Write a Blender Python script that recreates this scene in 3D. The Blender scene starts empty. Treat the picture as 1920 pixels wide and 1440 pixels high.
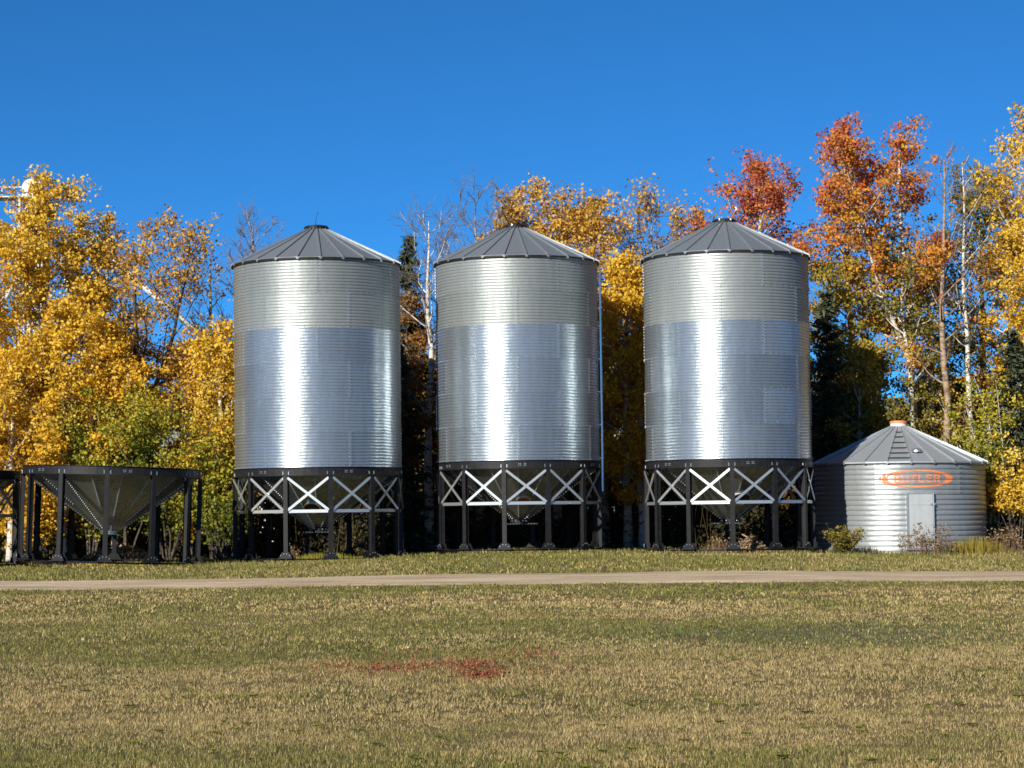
import bpy, math
import numpy as np
from mathutils import Matrix, Vector

# ------------------------------------------------------------------ camera, sky, sun, exposure
SC = bpy.context.scene
COL = SC.collection
R = math.radians
PI = math.pi
FPX = 4270.0                      # focal length in photo pixels (1920 wide)
PITCH = math.atan(255 / FPX)
ROLL = R(0.5)
EYE = 1.6

cam_d = bpy.data.cameras.new('camera')
cam_d.sensor_width = 36.0
cam_d.lens = FPX / 1920 * 36
cam_d.clip_end = 2000
cam_d.clip_start = 0.1
cam = bpy.data.objects.new('camera', cam_d)
COL.objects.link(cam)
cam.matrix_world = (Matrix.Translation((0, 0, EYE)) @ Matrix.Rotation(PI / 2 + PITCH, 4, 'X')
                    @ Matrix.Rotation(-ROLL, 4, 'Z'))
SC.camera = cam

SUN_AZ, SUN_EL = R(32), R(26)     # sun stands behind the camera, to the left
sun_vec = Vector((-math.sin(SUN_AZ) * math.cos(SUN_EL), -math.cos(SUN_AZ) * math.cos(SUN_EL), math.sin(SUN_EL)))
world = bpy.data.worlds.new('World')
SC.world = world
world.use_nodes = True
wn = world.node_tree.nodes
wl = world.node_tree.links
bg = wn['Background']
sky = wn.new('ShaderNodeTexSky')
sky.sky_type = 'NISHITA'
sky.sun_disc = False
sky.sun_elevation = SUN_EL
sky.sun_rotation = math.atan2(sun_vec.x, sun_vec.y)
sky.air_density = 0.6
sky.dust_density = 0.0
sky.ozone_density = 8.0
sky.altitude = 3000
tint_sky = wn.new('ShaderNodeMix')          # clear dry autumn air: a purer blue than the model's, all round
tint_sky.data_type = 'RGBA'
tint_sky.blend_type = 'MULTIPLY'
tint_sky.inputs[0].default_value = 1
tint_sky.inputs[7].default_value = (0.40, 1.02, 1.10, 1)
wl.new(sky.outputs[0], tint_sky.inputs[6])
wl.new(tint_sky.outputs[2], bg.inputs['Color'])
bg.inputs['Strength'].default_value = 0.075

sun_d = bpy.data.lights.new('sun', 'SUN')
sun_d.energy = 5.0
sun_d.angle = R(0.53)
sun_d.color = (1.0, 0.93, 0.82)
sun = bpy.data.objects.new('sun', sun_d)
COL.objects.link(sun)
sun.rotation_euler = sun_vec.to_track_quat('Z', 'Y').to_euler()
sun.location = (-40, -40, 40)

SC.view_settings.view_transform = 'Standard'
SC.view_settings.look = 'None'
SC.view_settings.exposure = 0.7
SC.view_settings.gamma = 1.0
SC.view_settings.use_curve_mapping = False
SC.render.engine = 'CYCLES'
SC.cycles.max_bounces = 7
SC.cycles.glossy_bounces = 4
SC.cycles.diffuse_bounces = 3
SC.cycles.transmission_bounces = 3
SC.cycles.transparent_max_bounces = 4
SC.cycles.sample_clamp_indirect = 8
SC.cycles.filter_width = 1.6

# ------------------------------------------------------------------ helpers
rng = np.random.default_rng(7)


def ray(px, py):
    dx, dy = px - 960, py - 720
    c, s = math.cos(ROLL), math.sin(ROLL)
    ux, uy = dx * c - dy * s, dy * c + dx * s
    y = FPX * math.cos(PITCH) + uy * math.sin(PITCH)
    z = FPX * math.sin(PITCH) - uy * math.cos(PITCH)
    return ux / y, z / y


def at(px, py, Y):
    """world point at depth Y that the photograph shows at pixel px, py"""
    a, b = ray(px, py)
    return a * Y, EYE + b * Y


def lerp(a, b, t):
    return a + (b - a) * t


class MB:
    """collects geometry; build() links it as ONE mesh object"""

    def __init__(s):
        s.v, s.f, s.n = [], {}, 0

    def add(s, V, *faces):
        V = np.asarray(V, float).reshape(-1, 3)
        for F in faces:
            F = np.asarray(F, int)
            if F.size == 0:
                continue
            s.f.setdefault(F.shape[1], []).append(F + s.n)
        s.v.append(V)
        s.n += len(V)

    def box(s, c, d, M=None):
        x, y, z = (q / 2 for q in d)
        V = np.array([[-x, -y, -z], [x, -y, -z], [x, y, -z], [-x, y, -z], [-x, -y, z], [x, -y, z], [x, y, z], [-x, y, z]])
        if M is not None:
            V = V @ np.array(M.to_3x3()).T
        s.add(V + np.asarray(c), [[0, 3, 2, 1], [4, 5, 6, 7], [0, 1, 5, 4], [1, 2, 6, 5], [2, 3, 7, 6], [3, 0, 4, 7]])

    def bar(s, p, q, w, h, up=(0, 0, 1)):
        """rectangular bar from p to q, w across, h along up"""
        p, q, up = np.asarray(p, float), np.asarray(q, float), np.asarray(up, float)
        t = q - p
        t = t / np.linalg.norm(t)
        a = np.cross(t, up)
        a = a / np.linalg.norm(a)
        b = np.cross(a, t)
        o = [(-1, -1), (1, -1), (1, 1), (-1, 1)]
        V = [p + a * i * w / 2 + b * j * h / 2 for i, j in o] + [q + a * i * w / 2 + b * j * h / 2 for i, j in o]
        s.add(V, [[0, 1, 2, 3], [7, 6, 5, 4], [0, 4, 5, 1], [1, 5, 6, 2], [2, 6, 7, 3], [3, 7, 4, 0]])

    def tube(s, P, r, n=6, caps=True):
        P = np.asarray(P, float)
        m = len(P)
        r = np.full(m, r) if np.isscalar(r) else np.asarray(r, float)
        T = np.gradient(P, axis=0)
        T /= np.linalg.norm(T, axis=1)[:, None] + 1e-9
        ref = np.array([1.0, 0, 0]) if abs(T[0, 0]) < 0.8 else np.array([0, 1.0, 0])
        A = np.cross(T, ref)
        A /= np.linalg.norm(A, axis=1)[:, None] + 1e-9
        B = np.cross(T, A)
        th = np.arange(n) * 2 * PI / n
        V = P[:, None] + r[:, None, None] * (A[:, None] * np.cos(th)[None, :, None] + B[:, None] * np.sin(th)[None, :, None])
        i = np.arange(m - 1)[:, None] * n
        j = np.arange(n)[None]
        k = (j + 1) % n
        F = np.stack([i + j, i + k, i + n + k, i + n + j], -1).reshape(-1, 4)
        fs = [F]
        if caps:
            fs += [np.arange(n)[::-1][None], (np.arange(n) + (m - 1) * n)[None]]
        s.add(V.reshape(-1, 3), *fs)

    def lathe(s, prof, n=32, a0=0.0, a1=2 * PI, closed=True):
        """profile of (radius, z); angle 0 faces -Y"""
        prof = np.asarray(prof, float)
        m = len(prof)
        k = n if closed else n + 1
        a = a0 + (a1 - a0) * np.arange(k) / n
        V = np.stack([prof[None, :, 0] * np.sin(a)[:, None], -prof[None, :, 0] * np.cos(a)[:, None],
                      np.repeat(prof[None, :, 1], k, 0)], -1).reshape(-1, 3)
        i = np.arange(n)[:, None]
        i2 = (i + 1) % k
        j = np.arange(m - 1)[None]
        F = np.stack([i * m + j, i2 * m + j, i2 * m + j + 1, i * m + j + 1], -1).reshape(-1, 4)
        s.add(V, F)

    def mesh(s, name, mat=None, smooth=False, attr=None):
        me = bpy.data.meshes.new(name)
        V = np.concatenate(s.v) if s.v else np.zeros((0, 3))
        loops, tot = [], []
        for k, L in s.f.items():
            F = np.concatenate(L)
            loops.append(F.ravel())
            tot.append(np.full(len(F), k))
        loops = np.concatenate(loops).astype(np.int32)
        tot = np.concatenate(tot).astype(np.int32)
        st = (np.cumsum(tot) - tot).astype(np.int32)
        me.vertices.add(len(V))
        me.vertices.foreach_set('co', V.astype(np.float32).ravel())
        me.loops.add(len(loops))
        me.loops.foreach_set('vertex_index', loops)
        me.polygons.add(len(tot))
        me.polygons.foreach_set('loop_start', st)
        me.polygons.foreach_set('loop_total', tot)
        me.polygons.foreach_set('use_smooth', np.full(len(tot), smooth, bool))
        if attr:
            for an, (kind, val) in attr.items():
                A = me.attributes.new(an, kind, 'POINT')
                A.data.foreach_set('value' if kind == 'FLOAT' else 'color', np.asarray(val, np.float32).ravel())
        if mat:
            me.materials.append(mat)
        me.update(calc_edges=True)
        me.validate()
        return me

    def build(s, name, mat=None, parent=None, smooth=False, attr=None):
        return link(name, s.mesh(name, mat, smooth, attr), parent)


def link(name, me, parent=None, mat=None):
    o = bpy.data.objects.new(name, me)
    COL.objects.link(o)
    if parent:
        o.parent = parent
    if mat:
        o.material_slots[0].link = 'OBJECT'
        o.material_slots[0].material = mat
    return o


def empty(name, loc=(0, 0, 0), rot=(0, 0, 0)):
    o = bpy.data.objects.new(name, None)
    o.empty_display_size = 0.3
    o.location = loc
    o.rotation_euler = rot
    COL.objects.link(o)
    return o


def tag(o, label=None, cat=None, group=None, kind=None):
    for k, v in (('label', label), ('category', cat), ('group', group), ('kind', kind)):
        if v:
            o[k] = v
    return o


class VN:
    """2-D value noise"""

    def __init__(s, seed):
        s.t = np.random.default_rng(seed).random((256, 256))

    def __call__(s, x, y, sc=1.0, oct=3):
        out, amp, tot = 0, 1, 0
        for o in range(oct):
            X, Y = np.asarray(x) / sc * 2 ** o + 17 * o, np.asarray(y) / sc * 2 ** o + 31 * o
            i, j = np.floor(X).astype(int), np.floor(Y).astype(int)
            u, v = X - i, Y - j
            u, v = u * u * (3 - 2 * u), v * v * (3 - 2 * v)
            g = lambda a, b: s.t[a & 255, b & 255]
            out = out + amp * ((g(i, j) * (1 - u) + g(i + 1, j) * u) * (1 - v) + (g(i, j + 1) * (1 - u) + g(i + 1, j + 1) * u) * v)
            tot += amp
            amp *= 0.5
        return out / tot


N1, N2, N3 = VN(1), VN(2), VN(3)


def gz(x, y):
    """height of the ground"""
    x, y = np.asarray(x, float), np.asarray(y, float)
    base = np.interp(x, [-60, -10, -6.3, -1, 7, 13.2, 40], [0.24, 0.31, 0.34, 0.54, 0.51, 0.36, 0.3])
    k = np.interp(y, [-400, 30, 45, 53.5, 59, 65, 71, 74, 400], [0, 0, 0.06, 0.20, 0.42, 0.68, 0.93, 1.0, 1.0])
    far = np.interp(y, [-400, 78, 120, 400], [0, 0, 0.4, 0.9])
    off = np.clip((y - 40) / 20, 0, 1)
    cen = 0.5
    z = k * (cen + (base - cen) * off) + far
    return z + (N1(x, y, 5.0, 2) - 0.5) * 0.06 * np.clip((76 - y) / 6, 0.15, 1)


# ------------------------------------------------------------------ materials
def mat(name):
    m = bpy.data.materials.new(name)
    m.use_nodes = True
    nt = m.node_tree
    nt.nodes.clear()
    out = nt.nodes.new('ShaderNodeOutputMaterial')
    return m, nt, out


def N(nt, kind, **kw):
    n = nt.nodes.new(kind)
    for k, v in kw.items():
        if hasattr(n, k) and not k[0].isupper():
            setattr(n, k, v)
        else:
            n.inputs[k.replace('_', ' ')].default_value = v
    return n


def ramp(nt, stops):
    r = nt.nodes.new('ShaderNodeValToRGB')
    e = r.color_ramp.elements
    while len(e) < len(stops):
        e.new(0.5)
    for q, (p, c) in zip(e, stops):
        q.position = p
        q.color = (*c, 1) if len(c) == 3 else c
    return r


def pos_noise(nt, scale, detail=4, rough=0.6, coord='pos', stretch=None):
    if coord == 'pos':
        src = N(nt, 'ShaderNodeNewGeometry').outputs['Position']
    else:
        src = N(nt, 'ShaderNodeTexCoord').outputs['Object']
    if stretch:
        mp = N(nt, 'ShaderNodeMapping')
        mp.inputs['Scale'].default_value = stretch
        nt.links.new(src, mp.inputs['Vector'])
        src = mp.outputs[0]
    n = N(nt, 'ShaderNodeTexNoise', Scale=scale, Detail=detail, Roughness=rough)
    nt.links.new(src, n.inputs['Vector'])
    return n


def metal(name, lo, hi, r_lo, r_hi, metallic=1.0, scale=9.0, bump=0.0, rnd=0.12, streak=True, aniso=0.0):
    """weathered sheet metal: spangle, runs of dust, a little difference from sheet to sheet"""
    m, nt, out = mat(name)
    b = N(nt, 'ShaderNodeBsdfPrincipled', Metallic=metallic)
    n = pos_noise(nt, scale, 5, 0.65)
    s = pos_noise(nt, 2.2, 4, 0.6, 'pos', (3.0, 3.0, 0.25)) if streak else pos_noise(nt, 1.3, 4, 0.6)
    oi = N(nt, 'ShaderNodeObjectInfo')
    mx = N(nt, 'ShaderNodeMath', operation='MULTIPLY_ADD')
    nt.links.new(s.outputs[0], mx.inputs[0])
    mx.inputs[1].default_value = 0.55
    ad = N(nt, 'ShaderNodeMath', operation='MULTIPLY_ADD')
    nt.links.new(n.outputs[0], ad.inputs[0])
    ad.inputs[1].default_value = 0.45
    nt.links.new(mx.outputs[0], ad.inputs[2])
    rr = N(nt, 'ShaderNodeMath', operation='MULTIPLY_ADD')
    nt.links.new(oi.outputs['Random'], rr.inputs[0])
    rr.inputs[1].default_value = rnd
    rr.inputs[2].default_value = -rnd / 2
    nt.links.new(rr.outputs[0], mx.inputs[2])
    cr = ramp(nt, [(0.25, lo), (0.75, hi)])
    nt.links.new(ad.outputs[0], cr.inputs[0])
    nt.links.new(cr.outputs[0], b.inputs['Base Color'])
    mr = N(nt, 'ShaderNodeMapRange')
    mr.inputs[1].default_value, mr.inputs[2].default_value = 0.3, 0.7
    mr.inputs[3].default_value, mr.inputs[4].default_value = r_hi, r_lo
    nt.links.new(ad.outputs[0], mr.inputs[0])
    nt.links.new(mr.outputs[0], b.inputs['Roughness'])
    if aniso:      # rolled steel spreads highlights up and down
        b.inputs['Anisotropic'].default_value = aniso
        tz = N(nt, 'ShaderNodeCombineXYZ', X=0.0, Y=0.0, Z=1.0)
        nt.links.new(tz.outputs[0], b.inputs['Tangent'])
    if bump:
        bp = N(nt, 'ShaderNodeBump', Strength=bump, Distance=0.02)
        n2 = pos_noise(nt, 3.0, 3, 0.5)
        nt.links.new(n2.outputs[0], bp.inputs['Height'])
        nt.links.new(bp.outputs[0], b.inputs['Normal'])
    nt.links.new(b.outputs[0], out.inputs[0])
    return m


def paint(name, lo, hi, rough=0.5, scale=6.0, spec=0.5):
    m, nt, out = mat(name)
    b = N(nt, 'ShaderNodeBsdfPrincipled', Roughness=rough)
    b.inputs['Specular IOR Level'].default_value = spec
    n = pos_noise(nt, scale, 5, 0.65)
    cr = ramp(nt, [(0.3, lo), (0.7, hi)])
    nt.links.new(n.outputs[0], cr.inputs[0])
    nt.links.new(cr.outputs[0], b.inputs['Base Color'])
    nt.links.new(b.outputs[0], out.inputs[0])
    return m


def leafmat(name, stops, trans=0.38, rough=0.6):
    m, nt, out = mat(name)
    a = N(nt, 'ShaderNodeAttribute', attribute_name='tint')
    cr = ramp(nt, stops)
    nt.links.new(a.outputs['Fac'], cr.inputs[0])
    b = N(nt, 'ShaderNodeBsdfPrincipled', Roughness=rough)
    b.inputs['Specular IOR Level'].default_value = 0.25
    nt.links.new(cr.outputs[0], b.inputs['Base Color'])
    t = N(nt, 'ShaderNodeBsdfTranslucent')
    nt.links.new(cr.outputs[0], t.inputs['Color'])
    mx = N(nt, 'ShaderNodeMixShader', Fac=trans)
    nt.links.new(b.outputs[0], mx.inputs[1])
    nt.links.new(t.outputs[0], mx.inputs[2])
    nt.links.new(mx.outputs[0], out.inputs[0])
    return m


def barkmat(name, pale, dark, amount=0.5):
    m, nt, out = mat(name)
    b = N(nt, 'ShaderNodeBsdfPrincipled', Roughness=0.85)
    b.inputs['Specular IOR Level'].default_value = 0.2
    n = pos_noise(nt, 3.0, 5, 0.7, 'pos', (1.0, 1.0, 2.6))
    cr = ramp(nt, [(amount - 0.08, dark), (amount + 0.06, pale)])
    nt.links.new(n.outputs[0], cr.inputs[0])
    nt.links.new(cr.outputs[0], b.inputs['Base Color'])
    nt.links.new(b.outputs[0], out.inputs[0])
    return m


M = {}
M['galv_new'] = metal('new_galvanized_steel', (0.39, 0.45, 0.49), (0.58, 0.64, 0.68), 0.30, 0.39, 0.86, bump=0.5, rnd=0.3, aniso=0.7)
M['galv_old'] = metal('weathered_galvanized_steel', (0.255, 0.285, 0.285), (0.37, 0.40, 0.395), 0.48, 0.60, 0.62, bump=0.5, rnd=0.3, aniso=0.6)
M['galv_small'] = metal('small_bin_galvanized_steel', (0.30, 0.33, 0.34), (0.44, 0.47, 0.48), 0.38, 0.48, 0.62, bump=0.5, rnd=0.2, aniso=0.6)
M['roof'] = metal('dull_roof_steel', (0.20, 0.23, 0.25), (0.31, 0.34, 0.365), 0.48, 0.6, 0.7, bump=0.05)
M['roof_small'] = metal('grey_roof_steel', (0.30, 0.34, 0.37), (0.43, 0.47, 0.50), 0.5, 0.62, 0.65, bump=0.05)
M['hopper'] = metal('hopper_steel', (0.14, 0.17, 0.18), (0.31, 0.35, 0.36), 0.18, 0.34, 0.75, 3.0, bump=0.4)
M['zinc'] = metal('bright_zinc', (0.62, 0.63, 0.64), (0.80, 0.81, 0.82), 0.25, 0.38, 0.9, 20, streak=False)
M['brace'] = metal('brace_galvanized_steel', (0.44, 0.47, 0.48), (0.62, 0.65, 0.66), 0.34, 0.46, 0.8, 12, streak=False)
M['black'] = paint('black_steel_paint', (0.006, 0.006, 0.007), (0.015, 0.015, 0.017), 0.5, 6.0, 0.25)
M['opening_shade'] = paint('dark_opening', (0.008, 0.008, 0.008), (0.015, 0.014, 0.013), 0.8)  # near-black colour stands for the shade inside the hatch opening
M['rust'] = paint('rusty_orange_steel', (0.22, 0.07, 0.03), (0.38, 0.14, 0.06), 0.7)
M['orange'] = paint('faded_orange_paint', (0.50, 0.13, 0.04), (0.64, 0.24, 0.11), 0.55, 14)
M['white'] = paint('chalky_white_paint', (0.48, 0.49, 0.48), (0.66, 0.67, 0.66), 0.6, 4)
M['door'] = metal('grey_door_steel', (0.29, 0.315, 0.325), (0.42, 0.45, 0.46), 0.5, 0.6, 0.3, 4, rnd=0.0)
M['bark_white'] = barkmat('white_aspen_bark', (0.55, 0.52, 0.46), (0.10, 0.085, 0.07), 0.44)
M['bark_grey'] = barkmat('grey_bark', (0.30, 0.27, 0.23), (0.09, 0.075, 0.06), 0.5)
M['bark_brown'] = barkmat('brown_bark', (0.30, 0.22, 0.15), (0.10, 0.07, 0.045), 0.48)
M['twig'] = barkmat('twig_bark', (0.20, 0.165, 0.13), (0.10, 0.08, 0.06), 0.5)
M['bark_dark'] = barkmat('dark_bark', (0.085, 0.07, 0.055), (0.03, 0.025, 0.02), 0.5)
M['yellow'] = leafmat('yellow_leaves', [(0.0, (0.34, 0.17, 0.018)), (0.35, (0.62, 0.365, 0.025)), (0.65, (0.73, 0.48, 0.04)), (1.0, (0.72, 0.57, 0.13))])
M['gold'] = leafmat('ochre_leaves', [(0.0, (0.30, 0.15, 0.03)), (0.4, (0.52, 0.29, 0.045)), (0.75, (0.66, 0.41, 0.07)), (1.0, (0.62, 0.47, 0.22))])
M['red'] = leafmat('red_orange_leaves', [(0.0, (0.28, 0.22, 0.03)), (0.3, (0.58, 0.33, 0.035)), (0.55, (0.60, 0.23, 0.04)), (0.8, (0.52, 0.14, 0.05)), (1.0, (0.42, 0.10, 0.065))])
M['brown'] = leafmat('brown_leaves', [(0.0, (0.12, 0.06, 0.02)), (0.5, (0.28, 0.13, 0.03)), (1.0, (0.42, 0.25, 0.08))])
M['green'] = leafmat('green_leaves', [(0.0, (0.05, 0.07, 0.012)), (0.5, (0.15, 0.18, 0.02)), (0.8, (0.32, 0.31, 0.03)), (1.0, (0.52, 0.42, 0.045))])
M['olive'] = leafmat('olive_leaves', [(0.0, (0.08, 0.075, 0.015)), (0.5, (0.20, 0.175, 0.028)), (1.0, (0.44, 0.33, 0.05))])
M['spruce'] = leafmat('spruce_needles', [(0.0, (0.014, 0.024, 0.014)), (0.6, (0.045, 0.062, 0.034)), (1.0, (0.115, 0.125, 0.07))], 0.05)
M['sorrel'] = leafmat('red_sorrel_leaves', [(0.0, (0.12, 0.045, 0.025)), (0.6, (0.22, 0.07, 0.034)), (1.0, (0.32, 0.12, 0.05))], 0.2)
M['weed'] = leafmat('dry_weed', [(0.0, (0.09, 0.05, 0.03)), (0.6, (0.22, 0.14, 0.075)), (1.0, (0.36, 0.27, 0.13))], 0.15)
M['shade'] = leafmat('shaded_understory_leaves', [(0.0, (0.015, 0.016, 0.008)), (0.6, (0.05, 0.042, 0.014)), (1.0, (0.16, 0.11, 0.025))], 0.2)  # woodland shade is put into these near-black leaf colours


def ground_mat():
    m, nt, out = mat('lawn_soil')
    b = N(nt, 'ShaderNodeBsdfPrincipled', Roughness=0.95)
    b.inputs['Specular IOR Level'].default_value = 0.1
    g = N(nt, 'ShaderNodeNewGeometry')
    big = pos_noise(nt, 0.28, 5, 0.62)
    fine = pos_noise(nt, 34, 6, 0.75)
    c1 = ramp(nt, [(0.32, (0.075, 0.078, 0.028)), (0.5, (0.14, 0.112, 0.052)), (0.66, (0.19, 0.145, 0.075))])
    nt.links.new(big.outputs[0], c1.inputs[0])
    c2 = ramp(nt, [(0.25, (0.45, 0.45, 0.45)), (0.75, (1.25, 1.2, 1.1))])
    nt.links.new(fine.outputs[0], c2.inputs[0])
    mu = N(nt, 'ShaderNodeMix', data_type='RGBA', blend_type='MULTIPLY')
    mu.inputs[0].default_value = 1
    nt.links.new(c1.outputs[0], mu.inputs[6])
    nt.links.new(c2.outputs[0], mu.inputs[7])
    # forest floor of brown leaf litter beyond the yard
    sx = N(nt, 'ShaderNodeSeparateXYZ')
    nt.links.new(g.outputs['Position'], sx.inputs[0])
    w = N(nt, 'ShaderNodeMath', operation='MULTIPLY_ADD')
    nt.links.new(big.outputs[0], w.inputs[0])
    w.inputs[1].default_value = 6
    nt.links.new(sx.outputs['Y'], w.inputs[2])
    mr = N(nt, 'ShaderNodeMapRange')
    mr.inputs[1].default_value, mr.inputs[2].default_value = 78, 82
    nt.links.new(w.outputs[0], mr.inputs[0])
    lit = ramp(nt, [(0.35, (0.03, 0.022, 0.014)), (0.6, (0.10, 0.065, 0.03))])
    nt.links.new(fine.outputs[0], lit.inputs[0])
    m2 = N(nt, 'ShaderNodeMix', data_type='RGBA')
    nt.links.new(mr.outputs[0], m2.inputs[0])
    nt.links.new(mu.outputs[2], m2.inputs[6])
    nt.links.new(lit.outputs[0], m2.inputs[7])
    nt.links.new(m2.outputs[2], b.inputs['Base Color'])
    bp = N(nt, 'ShaderNodeBump', Strength=0.6, Distance=0.03)
    nt.links.new(fine.outputs[0], bp.inputs['Height'])
    nt.links.new(bp.outputs[0], b.inputs['Normal'])
    nt.links.new(b.outputs[0], out.inputs[0])
    return m


def road_mat():
    m, nt, out = mat('gravel_track')
    b = N(nt, 'ShaderNodeBsdfPrincipled', Roughness=0.95)
    b.inputs['Specular IOR Level'].default_value = 0.1
    n = pos_noise(nt, 11, 6, 0.85)
    n2 = pos_noise(nt, 0.9, 4, 0.6, 'pos', (0.35, 1.6, 1))
    ad = N(nt, 'ShaderNodeMath', operation='MULTIPLY_ADD')
    nt.links.new(n2.outputs[0], ad.inputs[0])
    ad.inputs[1].default_value = 0.6
    h = N(nt, 'ShaderNodeMath', operation='MULTIPLY')
    nt.links.new(n.outputs[0], h.inputs[0])
    h.inputs[1].default_value = 0.4
    nt.links.new(h.outputs[0], ad.inputs[2])
    c = ramp(nt, [(0.32, (0.22, 0.16, 0.105)), (0.5, (0.43, 0.34, 0.225)), (0.66, (0.62, 0.51, 0.36))])
    nt.links.new(ad.outputs[0], c.inputs[0])
    nt.links.new(c.outputs[0], b.inputs['Base Color'])
    bp = N(nt, 'ShaderNodeBump', Strength=0.7, Distance=0.03)
    nt.links.new(n.outputs[0], bp.inputs['Height'])
    nt.links.new(bp.outputs[0], b.inputs['Normal'])
    nt.links.new(b.outputs[0], out.inputs[0])
    return m


def blade_mat():
    m, nt, out = mat('grass_blades')
    a = N(nt, 'ShaderNodeAttribute', attribute_name='blade_colour')
    b = N(nt, 'ShaderNodeBsdfPrincipled', Roughness=0.7)
    b.inputs['Specular IOR Level'].default_value = 0.2
    nt.links.new(a.outputs['Color'], b.inputs['Base Color'])
    t = N(nt, 'ShaderNodeBsdfTranslucent')
    nt.links.new(a.outputs['Color'], t.inputs['Color'])
    mx = N(nt, 'ShaderNodeMixShader', Fac=0.3)
    nt.links.new(b.outputs[0], mx.inputs[1])
    nt.links.new(t.outputs[0], mx.inputs[2])
    nt.links.new(mx.outputs[0], out.inputs[0])
    return m


# ------------------------------------------------------------------ ground, track
def sheet(name, xs, ys, zf, m):
    X, Y = np.meshgrid(xs, ys, indexing='ij')
    Z = zf(X, Y)
    nx, ny = len(xs), len(ys)
    i = np.arange(nx - 1)[:, None] * ny
    j = np.arange(ny - 1)[None]
    F = np.stack([i + j, i + ny + j, i + ny + j + 1, i + j + 1], -1).reshape(-1, 4)
    b = MB()
    b.add(np.stack([X, Y, Z], -1).reshape(-1, 3), F)
    return b.build(name, m, None, True)


xs = np.unique(np.concatenate([np.linspace(-700, -40, 12), np.linspace(-40, 40, 81), np.linspace(40, 700, 12)]))
ys = np.unique(np.concatenate([np.linspace(-600, 0, 10), np.linspace(0, 50, 26), np.linspace(50, 90, 81), np.linspace(90, 130, 12), np.linspace(130, 900, 10)]))
tag(sheet('ground', xs, ys, gz, ground_mat()), kind='structure')

ROAD_N, ROAD_F = 52.9, 58.9


def road_edge(x, far):
    w = (N2(x, x * 0 + (9 if far else 3), 2.2, 4) - 0.5) * 1.1
    bend = 0.012 * np.abs(x) ** 1.4 * (x < 0) * 0.35
    return (ROAD_F if far else ROAD_N) + w - bend


def make_road():
    xs = np.linspace(-70, 70, 281)
    t = np.linspace(0, 1, 9)
    X, T = np.meshgrid(xs, t, indexing='ij')
    Y = lerp(road_edge(X, False), road_edge(X, True), T)
    Z = gz(X, Y) + 0.03 - 0.035 * np.exp(-((T - 0.27) / 0.1) ** 2) - 0.035 * np.exp(-((T - 0.73) / 0.1) ** 2) + 0.02
    Z[:, 0] -= 0.07
    Z[:, -1] -= 0.07
    b = MB()
    nx, ny = X.shape
    i = np.arange(nx - 1)[:, None] * ny
    j = np.arange(ny - 1)[None]
    b.add(np.stack([X, Y, Z], -1).reshape(-1, 3), np.stack([i + j, i + ny + j, i + ny + j + 1, i + j + 1], -1).reshape(-1, 4))
    return b.build('gravel_road', road_mat(), None, True)


tag(make_road(), kind='structure')

# ------------------------------------------------------------------ grain bins
RB = 2.74            # bin radius
RING_H = 1.113
STAND_H = 3.0        # top of the black ring beam above the ground
CACHE = {}


def cyl(r, a, z):
    return np.array([r * math.sin(a), -r * math.cos(a), z])


def corr(t, amp):
    """corrugation: broad, gently rounded ribs with narrow grooves between"""
    t = np.mod(t, 1.0)
    return amp * (0.22 * np.cos(2 * PI * t) - 1.9 * np.exp(-((t - 0.5) / 0.088) ** 2))


def wall_sheet_mesh(r, pitch, count, amp, span, cols, key):
    if key in CACHE:
        return CACHE[key]
    tt = np.array([0, 0.18, 0.32, 0.40, 0.455, 0.50, 0.545, 0.60, 0.68, 0.82])
    z = np.concatenate([(np.arange(count)[:, None] + tt[None]).ravel(), [count, count + 0.12]]) * pitch
    rows = len(z) - 1
    a = (np.linspace(-0.5, 0.5, cols + 1)) * (span + R(0.8))
    rr = r + corr(z / pitch, amp)[None] + np.linspace(0, 0.006, cols + 1)[:, None]
    V = np.stack([rr * np.sin(a)[:, None], -rr * np.cos(a)[:, None], np.repeat(z[None], cols + 1, 0)], -1).reshape(-1, 3)
    i = np.arange(cols)[:, None] * (rows + 1)
    j = np.arange(rows)[None]
    F = np.stack([i + j, i + rows + 1 + j, i + rows + 2 + j, i + j + 1], -1).reshape(-1, 4)
    b = MB()
    b.add(V, F)
    CACHE[key] = b.mesh('wall_sheet', M['galv_new'], True)
    return CACHE[key]


def stud(b, p, nrm, r, h):
    """small bolt head: a five-sided frustum on a surface"""
    n = np.asarray(nrm, float)
    n = n / np.linalg.norm(n)
    ref = np.array([0, 0, 1.0]) if abs(n[2]) < 0.9 else np.array([1.0, 0, 0])
    u = np.cross(n, ref)
    u /= np.linalg.norm(u)
    w = np.cross(n, u)
    th = np.arange(5) * 2 * PI / 5
    ring = np.cos(th)[:, None] * u + np.sin(th)[:, None] * w
    V = np.concatenate([p + ring * r - n * 0.004, p + ring * r * 0.75 + n * h])
    k = np.arange(5)
    k2 = (k + 1) % 5
    b.add(V, np.stack([k, k2, k2 + 5, k + 5], -1), (np.arange(5) + 5)[None])


def roof_panel_mesh(r0, r1, h0, h1, n, key, lip=0.05):
    """one roof panel with its raised rib; h0 at the eave, h1 at the collar"""
    if key in CACHE:
        return CACHE[key]
    b = MB()
    s = PI / n
    pts = [(r1, h0 - lip), (r1, h0), ((r0 + r1) / 2, (h0 + h1) / 2), (r0, h1)]
    V = [cyl(r, a, z) for a in (-s, s) for r, z in pts]
    b.add(V, [[0, 4, 5, 1], [1, 5, 6, 2], [2, 6, 7, 3]])
    p, q = cyl(r1 + 0.012, -s, h0 + 0.018), cyl(r0, -s, h1 + 0.018)
    nr = np.array([0, 0, 1.0])
    b.bar(p, q, 0.045, 0.04, nr)
    CACHE[key] = b.mesh('roof_panel', M['roof'])
    return CACHE[key]


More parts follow.
